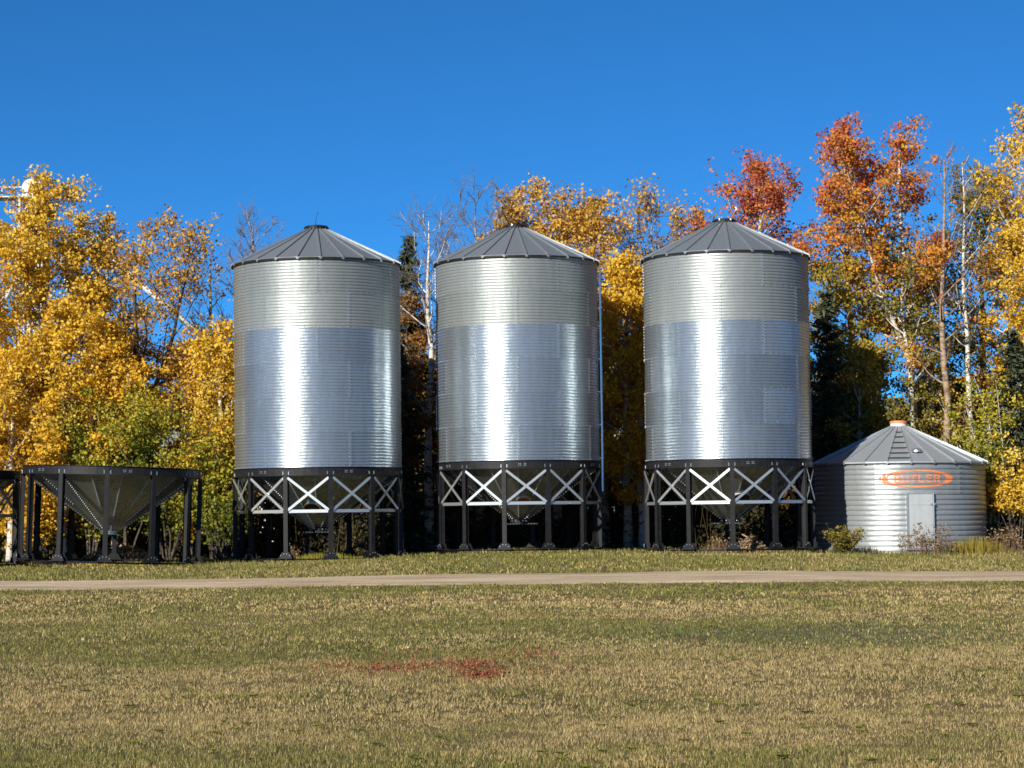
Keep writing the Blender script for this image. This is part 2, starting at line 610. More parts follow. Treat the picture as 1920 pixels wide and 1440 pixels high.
def cone_panel_mesh(r1, z1, r0, z0, n, key):
    if key in CACHE:
        return CACHE[key]
    s = PI / n
    b = MB()
    m = 4
    V = []
    for t in np.linspace(0, 1, m + 1):
        for u in (-1, 0, 1):
            bulge = -0.012 * (1 - abs(u)) * math.sin(PI * t)
            V.append(cyl(lerp(r1, r0, t) * (1 if u else math.cos(s)) + bulge, u * s * 1.01, lerp(z1, z0, t) - (0.004 if u == 1 else 0)))
    F = []
    for i in range(m):
        for j in range(2):
            k = i * 3 + j
            F.append([k + 3, k + 4, k + 1, k])
    b.add(V, F)
    CACHE[key] = b.mesh('hopper_panel', M['hopper'], False)
    return CACHE[key]


def leg_meshes():
    if 'leg' in CACHE:
        return CACHE['leg'], CACHE['foot']
    b = MB()
    w, d, z0, z1 = 0.145, 0.13, 0.10, STAND_H - 0.27
    y = -RB - 0.005
    # I-section: two flanges and a web
    b.box((0, y - d / 2, (z0 + z1) / 2), (w, 0.016, z1 - z0))
    b.box((0, y + d / 2, (z0 + z1) / 2), (w, 0.016, z1 - z0))
    b.box((0.0, y, (z0 + z1) / 2), (0.10, d - 0.018, z1 - z0))
    CACHE['leg'] = b.mesh('leg', M['black'])
    b = MB()
    b.box((0, y, 0.105), (0.50, 0.34, 0.022))
    for k in (-1, 1):
        yy = y + k * 0.09
        V = [(-0.23, 0.117), (0.23, 0.117), (0.12, 0.30), (-0.12, 0.30)]
        P = [(x, yy - 0.008, z) for x, z in V] + [(x, yy + 0.008, z) for x, z in V]
        b.add(P, [[0, 1, 2, 3], [7, 6, 5, 4], [0, 4, 5, 1], [1, 5, 6, 2], [2, 6, 7, 3], [3, 7, 4, 0]])
    CACHE['foot'] = b.mesh('foot_plate', M['black'])
    b = MB()
    for x in (-0.15, -0.05, 0.05, 0.15):
        stud(b, np.array([x, y - 0.10, 0.20 if abs(x) > 0.1 else 0.25]), (0, -1, 0), 0.018, 0.02)
    CACHE['footbolt'] = b.mesh('bolt', M['zinc'])
    return CACHE['leg'], CACHE['foot']


def make_stand(root, phase, braces=True, hatch=None, gate=True, drop=1.05, tilt=0):
    """black leg ring, legs, braces and the hopper cone, all children of root"""
    n = 12
    # ring beam
    b = MB()
    zt, zb = STAND_H, STAND_H - 0.27
    b.lathe([(RB - 0.03, zt), (RB + 0.06, zt), (RB + 0.06, zt - 0.014), (RB + 0.022, zt - 0.016), (RB + 0.022, zb + 0.016),
             (RB + 0.06, zb + 0.014), (RB + 0.06, zb), (RB - 0.03, zb), (RB - 0.03, zt)], 72)
    ring = b.build('ring_beam', M['black'], root)
    b = MB()
    for k in range(n):
        a = R(phase + 30 * k)
        for da in (-0.035, 0.035):
            for z in (zb + 0.05, zb + 0.085, zb + 0.12):
                stud(b, cyl(RB + 0.024, a + da, z), (math.sin(a), -math.cos(a), 0), 0.02, 0.014)
        if k % 2 == 0:
            a += R(13)
            for da in (-0.05, -0.03, 0.012, 0.032):
                for z in (zb + 0.10, zb + 0.15):
                    stud(b, cyl(RB + 0.024, a + da, z), (math.sin(a), -math.cos(a), 0), 0.02, 0.014)
    o = b.build('bolts', M['zinc'], ring)
    o['kind'] = 'stuff'
    lm, fm = leg_meshes()
    P = [R(phase + 30 * k) for k in range(n)]
    for k in range(n):
        a = P[k]
        o = link('leg', lm, root)
        o.rotation_euler.z = a
        f = link('foot_plate', fm, o)
        link('bolts', CACHE['footbolt'], f)['kind'] = 'stuff'
    # ground beams from foot to foot
    if 'base' not in CACHE:
        b = MB()
        s = R(15)
        L = 2 * RB * math.sin(s)
        y = -RB * math.cos(s)
        b.box((0, y - 0.05, 0.05), (L, 0.10, 0.012))
        b.box((0, y - 0.05, 0.09), (L, 0.10, 0.012))
        b.box((0, y - 0.05, 0.07), (L, 0.02, 0.03))
        CACHE['base'] = b.mesh('base_beam', M['black'])
        z = 1.60
        b = MB()
        y = -RB * math.cos(s) - 0.02
        b.box((0, y, z), (L - 0.16, 0.012, 0.10))
        b.box((0, y + 0.03, z + 0.044), (L - 0.16, 0.05, 0.01))
        CACHE['girt'] = b.mesh('girt', M['brace'])
        for q, sg in enumerate((-1, 1)):
            b = MB()
            yy = y - 0.035 - 0.032 * q
            x0, x1 = -sg * (L / 2 - 0.10), sg * (L / 2 - 0.10)
            p, e = np.array([x0, yy, STAND_H - 0.37]), np.array([x1, yy, z + 0.07])
            b.bar(p, e, 0.022, 0.080, (0, 0.0, 1))
            t = (e - p) / np.linalg.norm(e - p)
            b.bar(p - t * 0.06, p + t * 0.10, 0.012, 0.075, (0, 0, 1))
            b.bar(e - t * 0.10, e + t * 0.06, 0.012, 0.075, (0, 0, 1))
            CACHE['brace%d' % q] = b.mesh('brace', M['brace'])
    for k in range(n):
        a = P[k] + R(15)
        o = link('base_beam', CACHE['base'], root)
        o.rotation_euler.z = a
        if braces:
            o = link('girt', CACHE['girt'], root)
            o.rotation_euler.z = a
            for q in (0, 1):
                o = link('brace', CACHE['brace%d' % q], root)
                o.rotation_euler.z = a
    # hopper cone of bolted panels
    nc = 18
    cm = cone_panel_mesh(RB - 0.035, STAND_H - 0.26, 0.26, drop, nc, 'cone%.2f' % drop)
    bolts = MB()
    ct = np.array([RB - 0.035 - 0.26, STAND_H - 0.26 - drop])
    nz = np.array([ct[1], -ct[0]]) / np.linalg.norm(ct)   # outward normal in (r, z)
    for k in range(nc):
        a = R(phase) + 2 * PI * k / nc
        o = link('hopper_panel', cm, root)
        o.rotation_euler.z = a
        e = a + PI / nc
        for t in np.arange(0.04, 0.97, 0.032):
            r, z = lerp(RB - 0.035, 0.26, t), lerp(STAND_H - 0.26, drop, t)
            if t > 0.55 and k % 2:
                continue
            stud(bolts, cyl(r + 0.004, e - 0.028 / max(r, 0.3), z), (math.sin(e) * nz[0], -math.cos(e) * nz[0], nz[1]), 0.021, 0.02)
    o = bolts.build('bolts', M['zinc'], root)
    o['kind'] = 'stuff'
    b = MB()
    b.lathe([(0.262, drop + 0.02), (0.30, drop + 0.02), (0.30, drop - 0.03), (0.27, drop - 0.03), (0.27, drop - 0.10), (0.25, drop - 0.10), (0.25, drop + 0.02)], 24)
    col = b.build('hopper_collar', M['black'] if gate else M['hopper'], root, False)
    if gate:
        b = MB()
        for s in (-1, 1):
            b.box((0, s * 0.30, drop - 0.13), (1.25, 0.05, 0.05))
        b.box((-0.30, 0, drop - 0.13), (0.05, 0.55, 0.05))
        b.box((0.60, 0, drop - 0.13), (0.05, 0.55, 0.05))
        b.box((0.05, 0, drop - 0.135), (0.62, 0.56, 0.012))
        g = b.build('slide_gate', M['black'], root)
        b = MB()
        for i in range(14):
            an = 2 * PI * i / 14
            stud(b, cyl(0.285, an, drop - 0.032), (math.sin(an) * 0.5, -math.cos(an) * 0.5, -0.8), 0.018, 0.02)
        for x in np.arange(-0.5, 0.6, 0.1):
            stud(b, np.array([x, -0.326, drop - 0.13]), (0, -1, 0), 0.014, 0.015)
        o = b.build('bolts', M['zinc'], g)
        o['kind'] = 'stuff'
    if hatch:
        ang, zh, rad, discmat, open_ = hatch
        t = (STAND_H - 0.26 - zh) / (STAND_H - 0.26 - drop)
        rc = lerp(RB - 0.035, 0.26, t)
        c = cyl(rc + 0.02, R(ang), zh)
        nrm = Vector((math.sin(R(ang)) * nz[0], -math.cos(R(ang)) * nz[0], nz[1]))
        Q = nrm.to_track_quat('Z', 'Y').to_matrix()

        def put(mb):
            for i in range(len(mb.v)):
                mb.v[i] = mb.v[i] @ np.array(Q).T + c
            return mb
        b = MB()
        b.lathe([(rad, -0.04), (rad + 0.045, -0.04), (rad + 0.045, 0.03), (rad, 0.03), (rad, -0.04)], 24)
        fr = put(b).build('manhole_frame', M['zinc'], root)
        b = MB()
        b.lathe([(0.001, 0.012), (rad * 0.99, 0.004), (rad * 0.99, -0.03)], 24)
        put(b).build('manhole_disc', discmat, fr)  # dark disc paints the shaded hole; the rust one is a lid
    return root


def make_bin(name, x, Y, zbase, phase, seams, roof_phase, top, hatch, old, rot=(0, 0, 0), label='', group=None):
    root = empty(name, (x, Y, zbase), (rot[0], rot[1], -math.atan2(x, Y)))
    tag(root, label, 'grain bin', group)
    sm = wall_sheet_mesh(RB, RING_H / 11, 11, 0.0098, R(60), 30, 'bin_sheet')
    bolts = MB()
    for j in range(6):
        z0 = STAND_H + 0.002 + RING_H * j
        for k in range(6):
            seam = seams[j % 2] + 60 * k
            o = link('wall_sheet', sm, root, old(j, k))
            o.location.z = z0
            o.rotation_euler.z = R(seam + 30)
            s = 1 + 0.0012 * (j % 2)
            o.scale = (s, s, 1)
            for q in range(11):
                for da, dz in ((-0.010, 0.15), (0.008, 0.80)):
                    z = z0 + (q + dz) * RING_H / 11
                    a = R(seam) + da
                    rr = RB + 0.010 + float(corr(dz, 0.0098))
                    stud(bolts, cyl(rr, a, z), (math.sin(a), -math.cos(a), 0), 0.017, 0.018)
        for k in range(72):
            a = R(5 * k + 1.3)
            stud(bolts, cyl(RB + 0.014, a, z0 + 0.030), (math.sin(a), -math.cos(a), 0), 0.014, 0.014)
    o = bolts.build('bolts', M['zinc'], root)
    o['kind'] = 'stuff'
    H = STAND_H + RING_H * 6
    # black ring for the eave gap closure, and painted shadow under the roof edge
    b = MB()
    b.lathe([(RB - 0.03, H + 0.012), (RB + 0.085, H - 0.02), (RB + 0.085, H + 0.035), (RB - 0.03, H + 0.06)], 72)
    b.build('eave_shade_ring', M['black'], root)
    b = MB()
    rise = 1.20
    for k in range(24):
        a = R(roof_phase + 15 * k)
        p = cyl(RB + 0.09, a, H - 0.03)
        q = cyl(RB + 0.10, a, H + 0.035)
        b.bar(p, q, 0.07, 0.012, (math.sin(a), -math.cos(a), 0))
    o = b.build('eave_gap_bars', M['zinc'], root)  # added pale bars for the bright wall gaps seen below each rib
    o['kind'] = 'stuff'
    rm = roof_panel_mesh(0.36, RB + 0.09, H + 0.045, H + 0.045 + rise, 24, 'bin_roof', 0.03)
    for k in range(24):
        o = link('roof_panel', rm, root)
        o.rotation_euler.z = R(roof_phase + 7.5 + 15 * k)
    zc = H + 0.045 + rise
    b = MB()
    b.lathe([(0.33, zc - 0.02), (0.385, zc - 0.02), (0.385, zc + 0.10), (0.36, zc + 0.12), (0.33, zc + 0.12), (0.33, zc - 0.02)], 28)
    cr = b.build('roof_collar', M['black'], root)
    b = MB()
    b.lathe([(0.001, zc + 0.155), (0.25, zc + 0.15), (0.37, zc + 0.128), (0.37, zc + 0.105), (0.34, zc + 0.10)], 28)
    b.build('lid', M['black'], cr)
    b = MB()
    for k in range(14):
        a = 2 * PI * k / 14
        b.bar(cyl(0.39, a, zc + 0.10), cyl(0.41, a, zc + 0.03), 0.04, 0.03, (math.sin(a), -math.cos(a), 0))
    o = b.build('lid_clamps', M['black'], cr)
    o['kind'] = 'stuff'
    for nm, P, r, m in top(zc):
        b = MB()
        b.tube(P, r, 8)
        b.build(nm, m, cr, True)
    make_stand(root, phase, True, hatch)
    return root


X1, _ = at(597, 690, 75.2)
X2, _ = at(971.5, 690, 76.97)
X3, _ = at(1364.5, 690, 75.7)


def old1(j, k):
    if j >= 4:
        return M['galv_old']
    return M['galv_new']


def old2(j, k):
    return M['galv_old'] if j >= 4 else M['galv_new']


GB = 'tall hopper bottom grain bins'
make_bin('grain_bin', X1, 75.2, 0.34, 8, (22, 0), 2.5,
         lambda z: [('antenna', [(-0.02, 0, z + 0.1), (-0.02, 0, z + 0.36), (0.06, 0, z + 0.62)], 0.008, M['black'])],
         (-10, 1.72, 0.25, M['opening_shade'], 0), old1, (0, R(-0.25), 0),
         'tall galvanized grain bin nearest the open hopper stand, thin wire on its roof cap', GB)
make_bin('grain_bin', X2, 76.97, 0.55, -10, (0, 30), 7.0 - 15,
         lambda z: [('lid_lever', [(-0.18, -0.1, z + 0.10), (-0.30, -0.1, z + 0.30), (-0.42, -0.1, z + 0.52), (-0.47, -0.1, z + 0.64), (-0.44, -0.1, z + 0.69), (-0.38, -0.1, z + 0.70)], 0.022, M['black']),
                    ('lid_lever', [(-0.16, 0.0, z + 0.10), (-0.40, 0.0, z + 0.50)], 0.014, M['black']),
                    ('cap_latch', [(-0.12, -0.39, z + 0.05), (-0.12, -0.40, z + 0.14)], 0.05, M['zinc'])],
         (7, 1.70, 0.20, M['rust'], 1), old2, (0, R(-0.2), 0),
         'middle galvanized grain bin with a curved lever on its cap and a side ladder', GB)
make_bin('grain_bin', X3, 75.7, 0.51, 2, (-4, 26), 3.0,
         lambda z: [('lid_lever', [(0.20, -0.1, z + 0.10), (0.30, -0.1, z + 0.26), (0.37, -0.1, z + 0.40)], 0.024, M['rust']),
                    ('lever_grip', [(0.37, -0.1, z + 0.40), (0.41, -0.1, z + 0.46), (0.38, -0.1, z + 0.53), (0.33, -0.1, z + 0.53)], 0.03, M['white']),
                    ('cap_latch', [(-0.16, -0.36, z + 0.05), (-0.16, -0.37, z + 0.15)], 0.045, M['zinc']),
                    ('cap_latch', [(0.20, -0.36, z + 0.05), (0.22, -0.37, z + 0.13)], 0.045, M['zinc'])],
         (17, 1.72, 0.30, M['opening_shade'], 0), old2, (0, R(-0.2), 0),
         'galvanized grain bin beside the low round bin with orange lettering', GB)


def side_ladder():
    root = bpy.data.objects[[o.name for o in bpy.data.objects if o.name.startswith('grain_bin')][1]]
    a = R(84)
    out = np.array([math.sin(a), -math.cos(a), 0])
    side = np.array([math.cos(a), math.sin(a), 0])
    z0, z1 = 1.98, STAND_H + RING_H * 6 - 0.12
    b = MB()
    for s in (-0.19, 0.19):
        c = out * (RB + 0.10) + side * s
        b.bar(c + [0, 0, z0], c + [0, 0, z1], 0.045, 0.035, out)
    o = b.build('ladder', M['zinc'], root)
    b = MB()
    for z in np.arange(z0 + 0.15, z1, 0.30):
        b.tube([out * (RB + 0.10) + side * -0.19 + [0, 0, z], out * (RB + 0.10) + side * 0.19 + [0, 0, z]], 0.014, 6)
    q = b.build('rungs', M['zinc'], o)
    q['kind'] = 'stuff'
    b = MB()
    for z in np.arange(STAND_H + 0.1, z1, RING_H):
        for s in (-0.19, 0.19):
            b.bar(out * (RB + 0.005) + side * s + [0, 0, z], out * (RB + 0.10) + side * s + [0, 0, z], 0.035, 0.02)
    q = b.build('standoff_brackets', M['zinc'], o)
    q['kind'] = 'stuff'


side_ladder()

# empty hopper stands at the left
GS = 'hopper stands without a bin'
XS, _ = at(205, 940, 71.6)
r = empty('hopper_stand', (XS, 71.6, 0.34), (0, R(1.8), -math.atan2(XS, 71.6)))
tag(r, 'open black hopper stand with a steel cone and no bin on top', 'hopper stand', GS)
make_stand(r, -3, False, None, False, 1.02)
b = MB()
b.bar((0.05, -0.86, 1.52), (0.05, -0.80, 1.20), 0.16, 0.05, (0, 1, 0))
b.bar((0.05, -0.90, 1.48), (0.28, -0.95, 1.66), 0.05, 0.05, (0, 1, 0))
b.build('gate_bracket', M['black'], r)
r = empty('hopper_stand', (XS - 5.72, 71.9, 0.30), (0, R(0.6), -math.atan2(XS - 5.72, 71.9)))
tag(r, 'black hopper stand with crossed braces cut off by the left edge', 'hopper stand', GS)
make_stand(r, 11, True, None, True, 1.02)


# ------------------------------------------------------------------ low round bin
def small_bin():
    D, rb = 78.9, 2.92
    X, _ = at(1687.5, 950, D)
    zb = 0.34
    Hh = 3.08
    root = empty('round_storage_bin', (X, D, zb), (0, 0, -math.atan2(X, D)))
    tag(root, 'low round corrugated bin with a grey door and faded orange oval lettering', 'grain bin')
    pitch, amp = Hh / 18, 0.017
    sm = wall_sheet_mesh(rb, pitch, 6, amp, R(60), 12, 'small_sheet')
    bolts = MB()
    for j in range(3):
        for k in range(6):
            seam = (-17, -38, 14)[2 - j] + 60 * k
            o = link('wall_sheet', sm, root, M['galv_small'])
            o.location.z = j * pitch * 6
            o.rotation_euler.z = R(seam + 30)
            for q in range(6):
                z = (j * 6 + q + 0.1) * pitch
                for da in (-0.008, 0.008):
                    stud(bolts, cyl(rb + amp + 0.005, R(seam) + da, z), cyl(1, R(seam), 0), 0.016, 0.014)
        for k in range(60):
            stud(bolts, cyl(rb + 0.012, R(6 * k + 2), j * 6 * pitch + 0.03), cyl(1, R(6 * k + 2), 0), 0.014, 0.014)
    o = bolts.build('bolts', M['zinc'], root)
    o['kind'] = 'stuff'
    rise, re = 1.28, rb + 0.09
    rm = roof_panel_mesh(0.30, re, Hh + 0.02, Hh + rise, 24, 'small_roof', 0.05)
    for k in range(24):
        o = link('roof_panel', rm, root, M['roof_small'])
        o.rotation_euler.z = R(15 * k)
    b = MB()
    b.lathe([(rb - 0.03, Hh + 0.0), (re - 0.02, Hh - 0.035)], 72)
    b.build('eave_flashing', M['roof_small'], root)
    b = MB()
    for k in range(24):
        a = R(7.5 + 15 * k)
        b.bar(cyl(re + 0.005, a, Hh - 0.06), cyl(re + 0.012, a, Hh + 0.01), 0.075, 0.012, (math.sin(a), -math.cos(a), 0))
    o = b.build('eave_gap_bars', M['zinc'], root)  # pale bars added at the rib ends, as on the tall bins
    o['kind'] = 'stuff'
    zc = Hh + rise
    b = MB()
    b.lathe([(0.27, zc - 0.05), (0.285, zc - 0.05), (0.285, zc + 0.14), (0.27, zc + 0.14)], 28)
    cr = b.build('roof_collar', M['white'], root)
    b = MB()
    b.lathe([(0.001, zc + 0.235), (0.2, zc + 0.225), (0.30, zc + 0.20), (0.305, zc + 0.13), (0.28, zc + 0.13)], 28)
    b.build('lid', M['orange'], cr)
    # roof rungs between the two front ribs
    b = MB()
    for t in (0.06, 0.2, 0.345, 0.5, 0.66, 0.8):
        r_, z = lerp(re, 0.30, t), lerp(Hh + 0.02, Hh + rise, t)
        b.tube([cyl(r_, R(-7.5), z + 0.05), cyl(r_, R(7.5), z + 0.05)], 0.017, 6)
    o = b.build('roof_rungs', M['black'], root)
    # small dome vent
    t, a = 0.27, R(15)
    c = cyl(lerp(re, 0.30, t), a, lerp(Hh, Hh + rise, t) + 0.03)
    b = MB()
    b.lathe([(0.19, -0.03), (0.19, 0.02), (0.15, 0.07), (0.08, 0.1), (0.001, 0.11)], 20)
    for i in range(len(b.v)):
        b.v[i] = b.v[i] + c
    b.build('roof_vent', M['zinc'], root, True)
    # painted oval and lettering that follow the corrugations
    cx, cz = 0.583 + 0.02, 2.52

    def on_wall(u, v, off=0.006):
        s = u / rb
        z = v
        rr = rb + 0.006 + corr(z / pitch, amp) + off
        return np.stack([rr * np.sin(s), -rr * np.cos(s), z], -1)

    def fill(inside, name, col, g=0.0125):
        us = np.arange(-1.45, 1.45, g)
        vs = np.arange(-0.34, 0.34, g)
        U, W = np.meshgrid(us, vs, indexing='ij')
        ok = inside(U + g / 2, W + g / 2)
        wear = N3(U * 40 + 60, W * 40 + 60, 3.0, 3)
        ok &= wear > 0.27
        i, j = np.nonzero(ok)
        q = np.stack([np.stack([us[i] + a * g, vs[j] + b_ * g], -1) for a, b_ in ((0, 0), (1, 0), (1, 1), (0, 1))], 1).reshape(-1, 2)
        b = MB()
        b.add(on_wall(q[:, 0] + cx, q[:, 1] + cz), np.arange(len(q)).reshape(-1, 4))
        return b.build(name, col, root)

    def oval(U, W):
        outer = (U / 1.29) ** 2 + (W / 0.300) ** 2 < 1
        inner = (U / 1.01) ** 2 + (W / 0.245) ** 2 < 1
        return outer & ~inner
    fill(oval, 'painted_oval', M['orange'])
    G = {  # letter strokes in a 1 x 1 cell
        'B': [(0, 0, .24, 1), (0, 0, .85, .2), (0, .42, .85, .6), (0, .8, .85, 1), (.7, .08, 1, .46), (.7, .56, 1, .92)],
        'U': [(0, 0, .26, 1), (.74, 0, 1, 1), (0, 0, 1, .22)],
        'T': [(0, .78, 1, 1), (.37, 0, .63, 1)],
        'L': [(0, 0, .26, 1), (0, 0, 1, .22)],
        'E': [(0, 0, .26, 1), (0, 0, 1, .2), (0, .41, .85, .6), (0, .8, 1, 1)],
        'R': [(0, 0, .24, 1), (0, .4, .85, .58), (0, .8, .85, 1), (.7, .46, 1, .92), (.68, 0, 1, .42)]}

    def word(U, W):
        ok = np.zeros(U.shape, bool)
        w, gap, h = 0.205, 0.062, 0.28
        x = -(6 * w + 5 * gap) / 2
        for ch in 'BUTLER':
            for (a, b_, c_, d) in G[ch]:
                ok |= (U >= x + a * w) & (U < x + c_ * w) & (W >= -h / 2 + b_ * h) & (W < -h / 2 + d * h)
            x += w + gap
        return ok
    fill(word, 'lettering', M['orange'])
    # door standing a little proud of the wall
    ac = math.asin((1724.5 - 1687.5) / 161)
    Md = Matrix.Rotation(ac, 4, 'Z')
    fr = MB()
    dw, d0, d1 = 0.80, 0.20, 2.00
    yf = -rb - 0.045

    def rot(mb):
        for i in range(len(mb.v)):
            mb.v[i] = mb.v[i] @ np.array(Md.to_3x3()).T
        return mb
    fr.box((-dw / 2 - 0.05, yf + 0.04, (d0 + d1) / 2), (0.08, 0.12, d1 - d0 + 0.10))
    fr.box((dw / 2 + 0.03, yf + 0.04, (d0 + d1) / 2), (0.04, 0.12, d1 - d0 + 0.10))
    fr.box((0, yf + 0.04, d1 + 0.03), (dw + 0.02, 0.12, 0.05))
    fr.box((0, yf + 0.04, d0 - 0.03), (dw + 0.02, 0.12, 0.05))
    rot(fr).build('door_frame', M['galv_small'], root)
    b = MB()
    b.box((0, yf - 0.005, (d0 + d1) / 2), (dw, 0.03, d1 - d0))
    b.box((0, yf - 0.024, d1 - 0.34), (dw - 0.04, 0.012, 0.03))
    dr = rot(b).build('door', M['door'], root)
    b = MB()
    b.tube([(dw / 2 + 0.03, yf - 0.035, d0), (dw / 2 + 0.03, yf - 0.035, d1 + 0.03)], 0.02, 8)
    rot(b).build('hinge_rod', M['roof'], dr)
    for z in (d0 + 0.45, d1 - 0.33):
        b = MB()
        b.box((dw / 2 + 0.0, yf - 0.035, z), (0.18, 0.03, 0.06))
        rot(b).build('hinge', M['zinc'], dr)
    b = MB()
    b.tube([(-0.14, yf - 0.03, 1.02), (-0.14, yf - 0.07, 1.05), (-0.08, yf - 0.07, 1.05), (-0.02, yf - 0.03, 1.05)], 0.012, 6)
    rot(b).build('handle', M['roof'], dr)


small_bin()


# ------------------------------------------------------------------ trees
def path(rg, p, d, L, n, wob, up):
    P = [np.array(p, float)]
    d = np.array(d, float)
    d /= np.linalg.norm(d)
    for i in range(n):
        d = d + rg.normal(0, wob, 3) + np.array([0, 0, up])
        d /= np.linalg.norm(d)
        P.append(P[-1] + d * L / n)
    return np.array(P), d


def leaves(rg, C, size, tint, flat=0.0, aspect=0.8):
    n = len(C)
    u = rg.normal(size=(n, 3))
    u /= np.linalg.norm(u, axis=1)[:, None]
    w = rg.normal(size=(n, 3))
    w[:, 2] += flat
    v = np.cross(w, u)
    v /= np.linalg.norm(v, axis=1)[:, None] + 1e-9
    s = size * rg.uniform(0.65, 1.25, n)[:, None]
    b = MB()
    V = np.stack([C + u * s, C + v * s * aspect, C - u * s, C - v * s * aspect], 1).reshape(-1, 3)
    b.add(V, np.arange(4 * n).reshape(-1, 4))
    return b, np.repeat(np.clip(tint, 0, 1), 4)


def grow(rg, H, W, cb, nprim, kind='leafy', lean=(0, 0), r0=None, fork=False, twig=1.0):
    """trunk and limbs; returns the limb mesh builder and leaf cluster points (pos, rel height)"""
    b, tw = MB(), MB()
    r0 = r0 or (0.055 + 0.0095 * H)
    n = 14
    zz = np.linspace(0, 1, n)
    wob = np.cumsum(rg.normal(0, 0.045, (n, 2)), 0) * np.minimum(1, zz * 3)[:, None]
    T = np.stack([lean[0] * zz + wob[:, 0], lean[1] * zz + wob[:, 1], zz * H * 0.97], -1)
    T[0, 2] = -0.35
    rt = r0 * (1 - zz) ** 0.8 + 0.012
    rt[0] *= 1.35
    b.tube(T, rt, 8)
    trunks = [(T, rt)]
    if fork:
        i = int(n * (cb + 0.05))
        d = np.array([fork * 0.55, rg.normal(0, .2), 1.0])
        P, _ = path(rg, T[i], d, H * (0.95 - cb), 9, 0.06, 0.04)
        rr = rt[i] * 0.7 * (1 - np.linspace(0, 1, 10)) ** 0.8 + 0.01
        b.tube(P, rr, 6)
        trunks.append((P, rr))
    clus = []
    ga = rg.uniform(0, 6.28)
    for k in range(nprim):
        u = (k + rg.uniform(0, 1)) / nprim
        Tk, rk = trunks[k % len(trunks)]
        h = cb + (0.985 - cb) * u if Tk is T else 0.1 + 0.88 * u
        f = h * (len(Tk) - 1)
        i = min(int(f), len(Tk) - 2)
        p = lerp(Tk[i], Tk[i + 1], f - i)
        rb_ = lerp(rk[i], rk[i + 1], f - i)
        uu = np.clip((p[2] / H - cb) / (1 - cb), 0, 1)
        prof = math.sin(PI * (0.14 + 0.80 * uu)) ** 0.75
        L = W * prof * rg.uniform(0.7, 1.2) * 1.12
        el = R(18 + 42 * uu + rg.normal(0, 11))
        az = ga + k * 2.39996 + rg.normal(0, 0.3)
        d = np.array([math.cos(az) * math.cos(el), math.sin(az) * math.cos(el), math.sin(el)])
        P, _ = path(rg, p, d, L, 6, 0.13, 0.09)
        b.tube(P, np.linspace(max(0.016, rb_ * 0.42), 0.008, 7), 5, False)
        clus.append((P[-1], uu))
        ns = max(2, int(round((3 + L * 2.0) * twig)))
        for q in range(ns):
            t = rg.uniform(0.25, 1.0) * 6
            i = min(int(t), 5)
            p2 = lerp(P[i], P[i + 1], t - i)
            d2 = (P[i + 1] - P[i]) / (L / 6) + rg.normal(0, 0.62, 3)
            L2 = L * rg.uniform(0.22, 0.48)
            P2, dd = path(rg, p2, d2, L2, 4, 0.17, 0.07)
            tw.tube(P2, np.linspace(0.012, 0.006, 5), 3, False)
            clus.append((P2[-1], uu))
            if L2 > 0.5:
                clus.append((P2[2], uu))
            for w_ in range(2 if twig < 1.3 else 4):
                t3 = rg.uniform(0.3, 1) * 4
                i3 = min(int(t3), 3)
                p3 = lerp(P2[i3], P2[i3 + 1], t3 - i3)
                P3, _ = path(rg, p3, dd + rg.normal(0, 0.7, 3), L2 * rg.uniform(0.35, 0.7), 3, 0.18, 0.06)
                tw.tube(P3, np.linspace(0.007, 0.004, 4), 3, False)
                if rg.random() < 0.7:
                    clus.append((P3[-1], uu))
    return b, tw, clus


def leafy(rg, clus, n, spread, size, tint_of, drop=0.15):
    P = np.array([c[0] for c in clus])
    U = np.array([c[1] for c in clus])
    w = rg.gamma(1.6, 1.0, len(P))
    w[rg.random(len(P)) < drop] = 0.02
    w /= w.sum()
    idx = rg.choice(len(P), n, p=w)
    sp = spread * rg.uniform(0.6, 1.4, len(P))
    off = rg.normal(size=(n, 3))
    off /= np.linalg.norm(off, axis=1)[:, None]
    off *= (rg.random(n) ** 0.55)[:, None]
    C = P[idx] + off * sp[idx][:, None] * np.array([1.25, 1.25, 0.85])
    ct = rg.normal(0, 0.13, len(P))
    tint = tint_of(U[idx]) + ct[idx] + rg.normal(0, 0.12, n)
    return leaves(rg, C, size, tint, 0.6)


TREES = 'autumn trees along the edge of the woods'


def tree(name, seed, px, Y, top, W, cb, leafm, n, bark='bark_white', label='', cat='tree', group=TREES, nprim=26,
         tint=None, lean=0.0, fork=False, spread=0.36, size=0.062, twig=1.0, drop=0.30, r0=None):
    rg = np.random.default_rng(seed)
    X, ztop = at(px, top, Y)
    z = float(gz(X, Y))
    H = ztop - z
    root = empty(name, (X - lean, Y, z))
    tag(root, label, cat, group)
    b, tw, cl = grow(rg, H, W, cb, nprim, lean=(lean, 0), fork=fork, twig=twig, r0=r0)
    f = min(1.0, H / max(c[0][2] for c in cl))
    for q in (b, tw):
        for i in range(len(q.v)):
            q.v[i][:, 2] *= f
    cl = [(p * np.array([1, 1, f]), u) for p, u in cl]
    b.build('trunk', M[bark], root, True)
    tw.build('twigs', M['twig'], root, True)['kind'] = 'stuff'
    if n:
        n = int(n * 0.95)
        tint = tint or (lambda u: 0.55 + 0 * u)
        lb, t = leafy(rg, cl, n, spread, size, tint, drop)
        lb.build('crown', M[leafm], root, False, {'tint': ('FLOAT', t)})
    return root


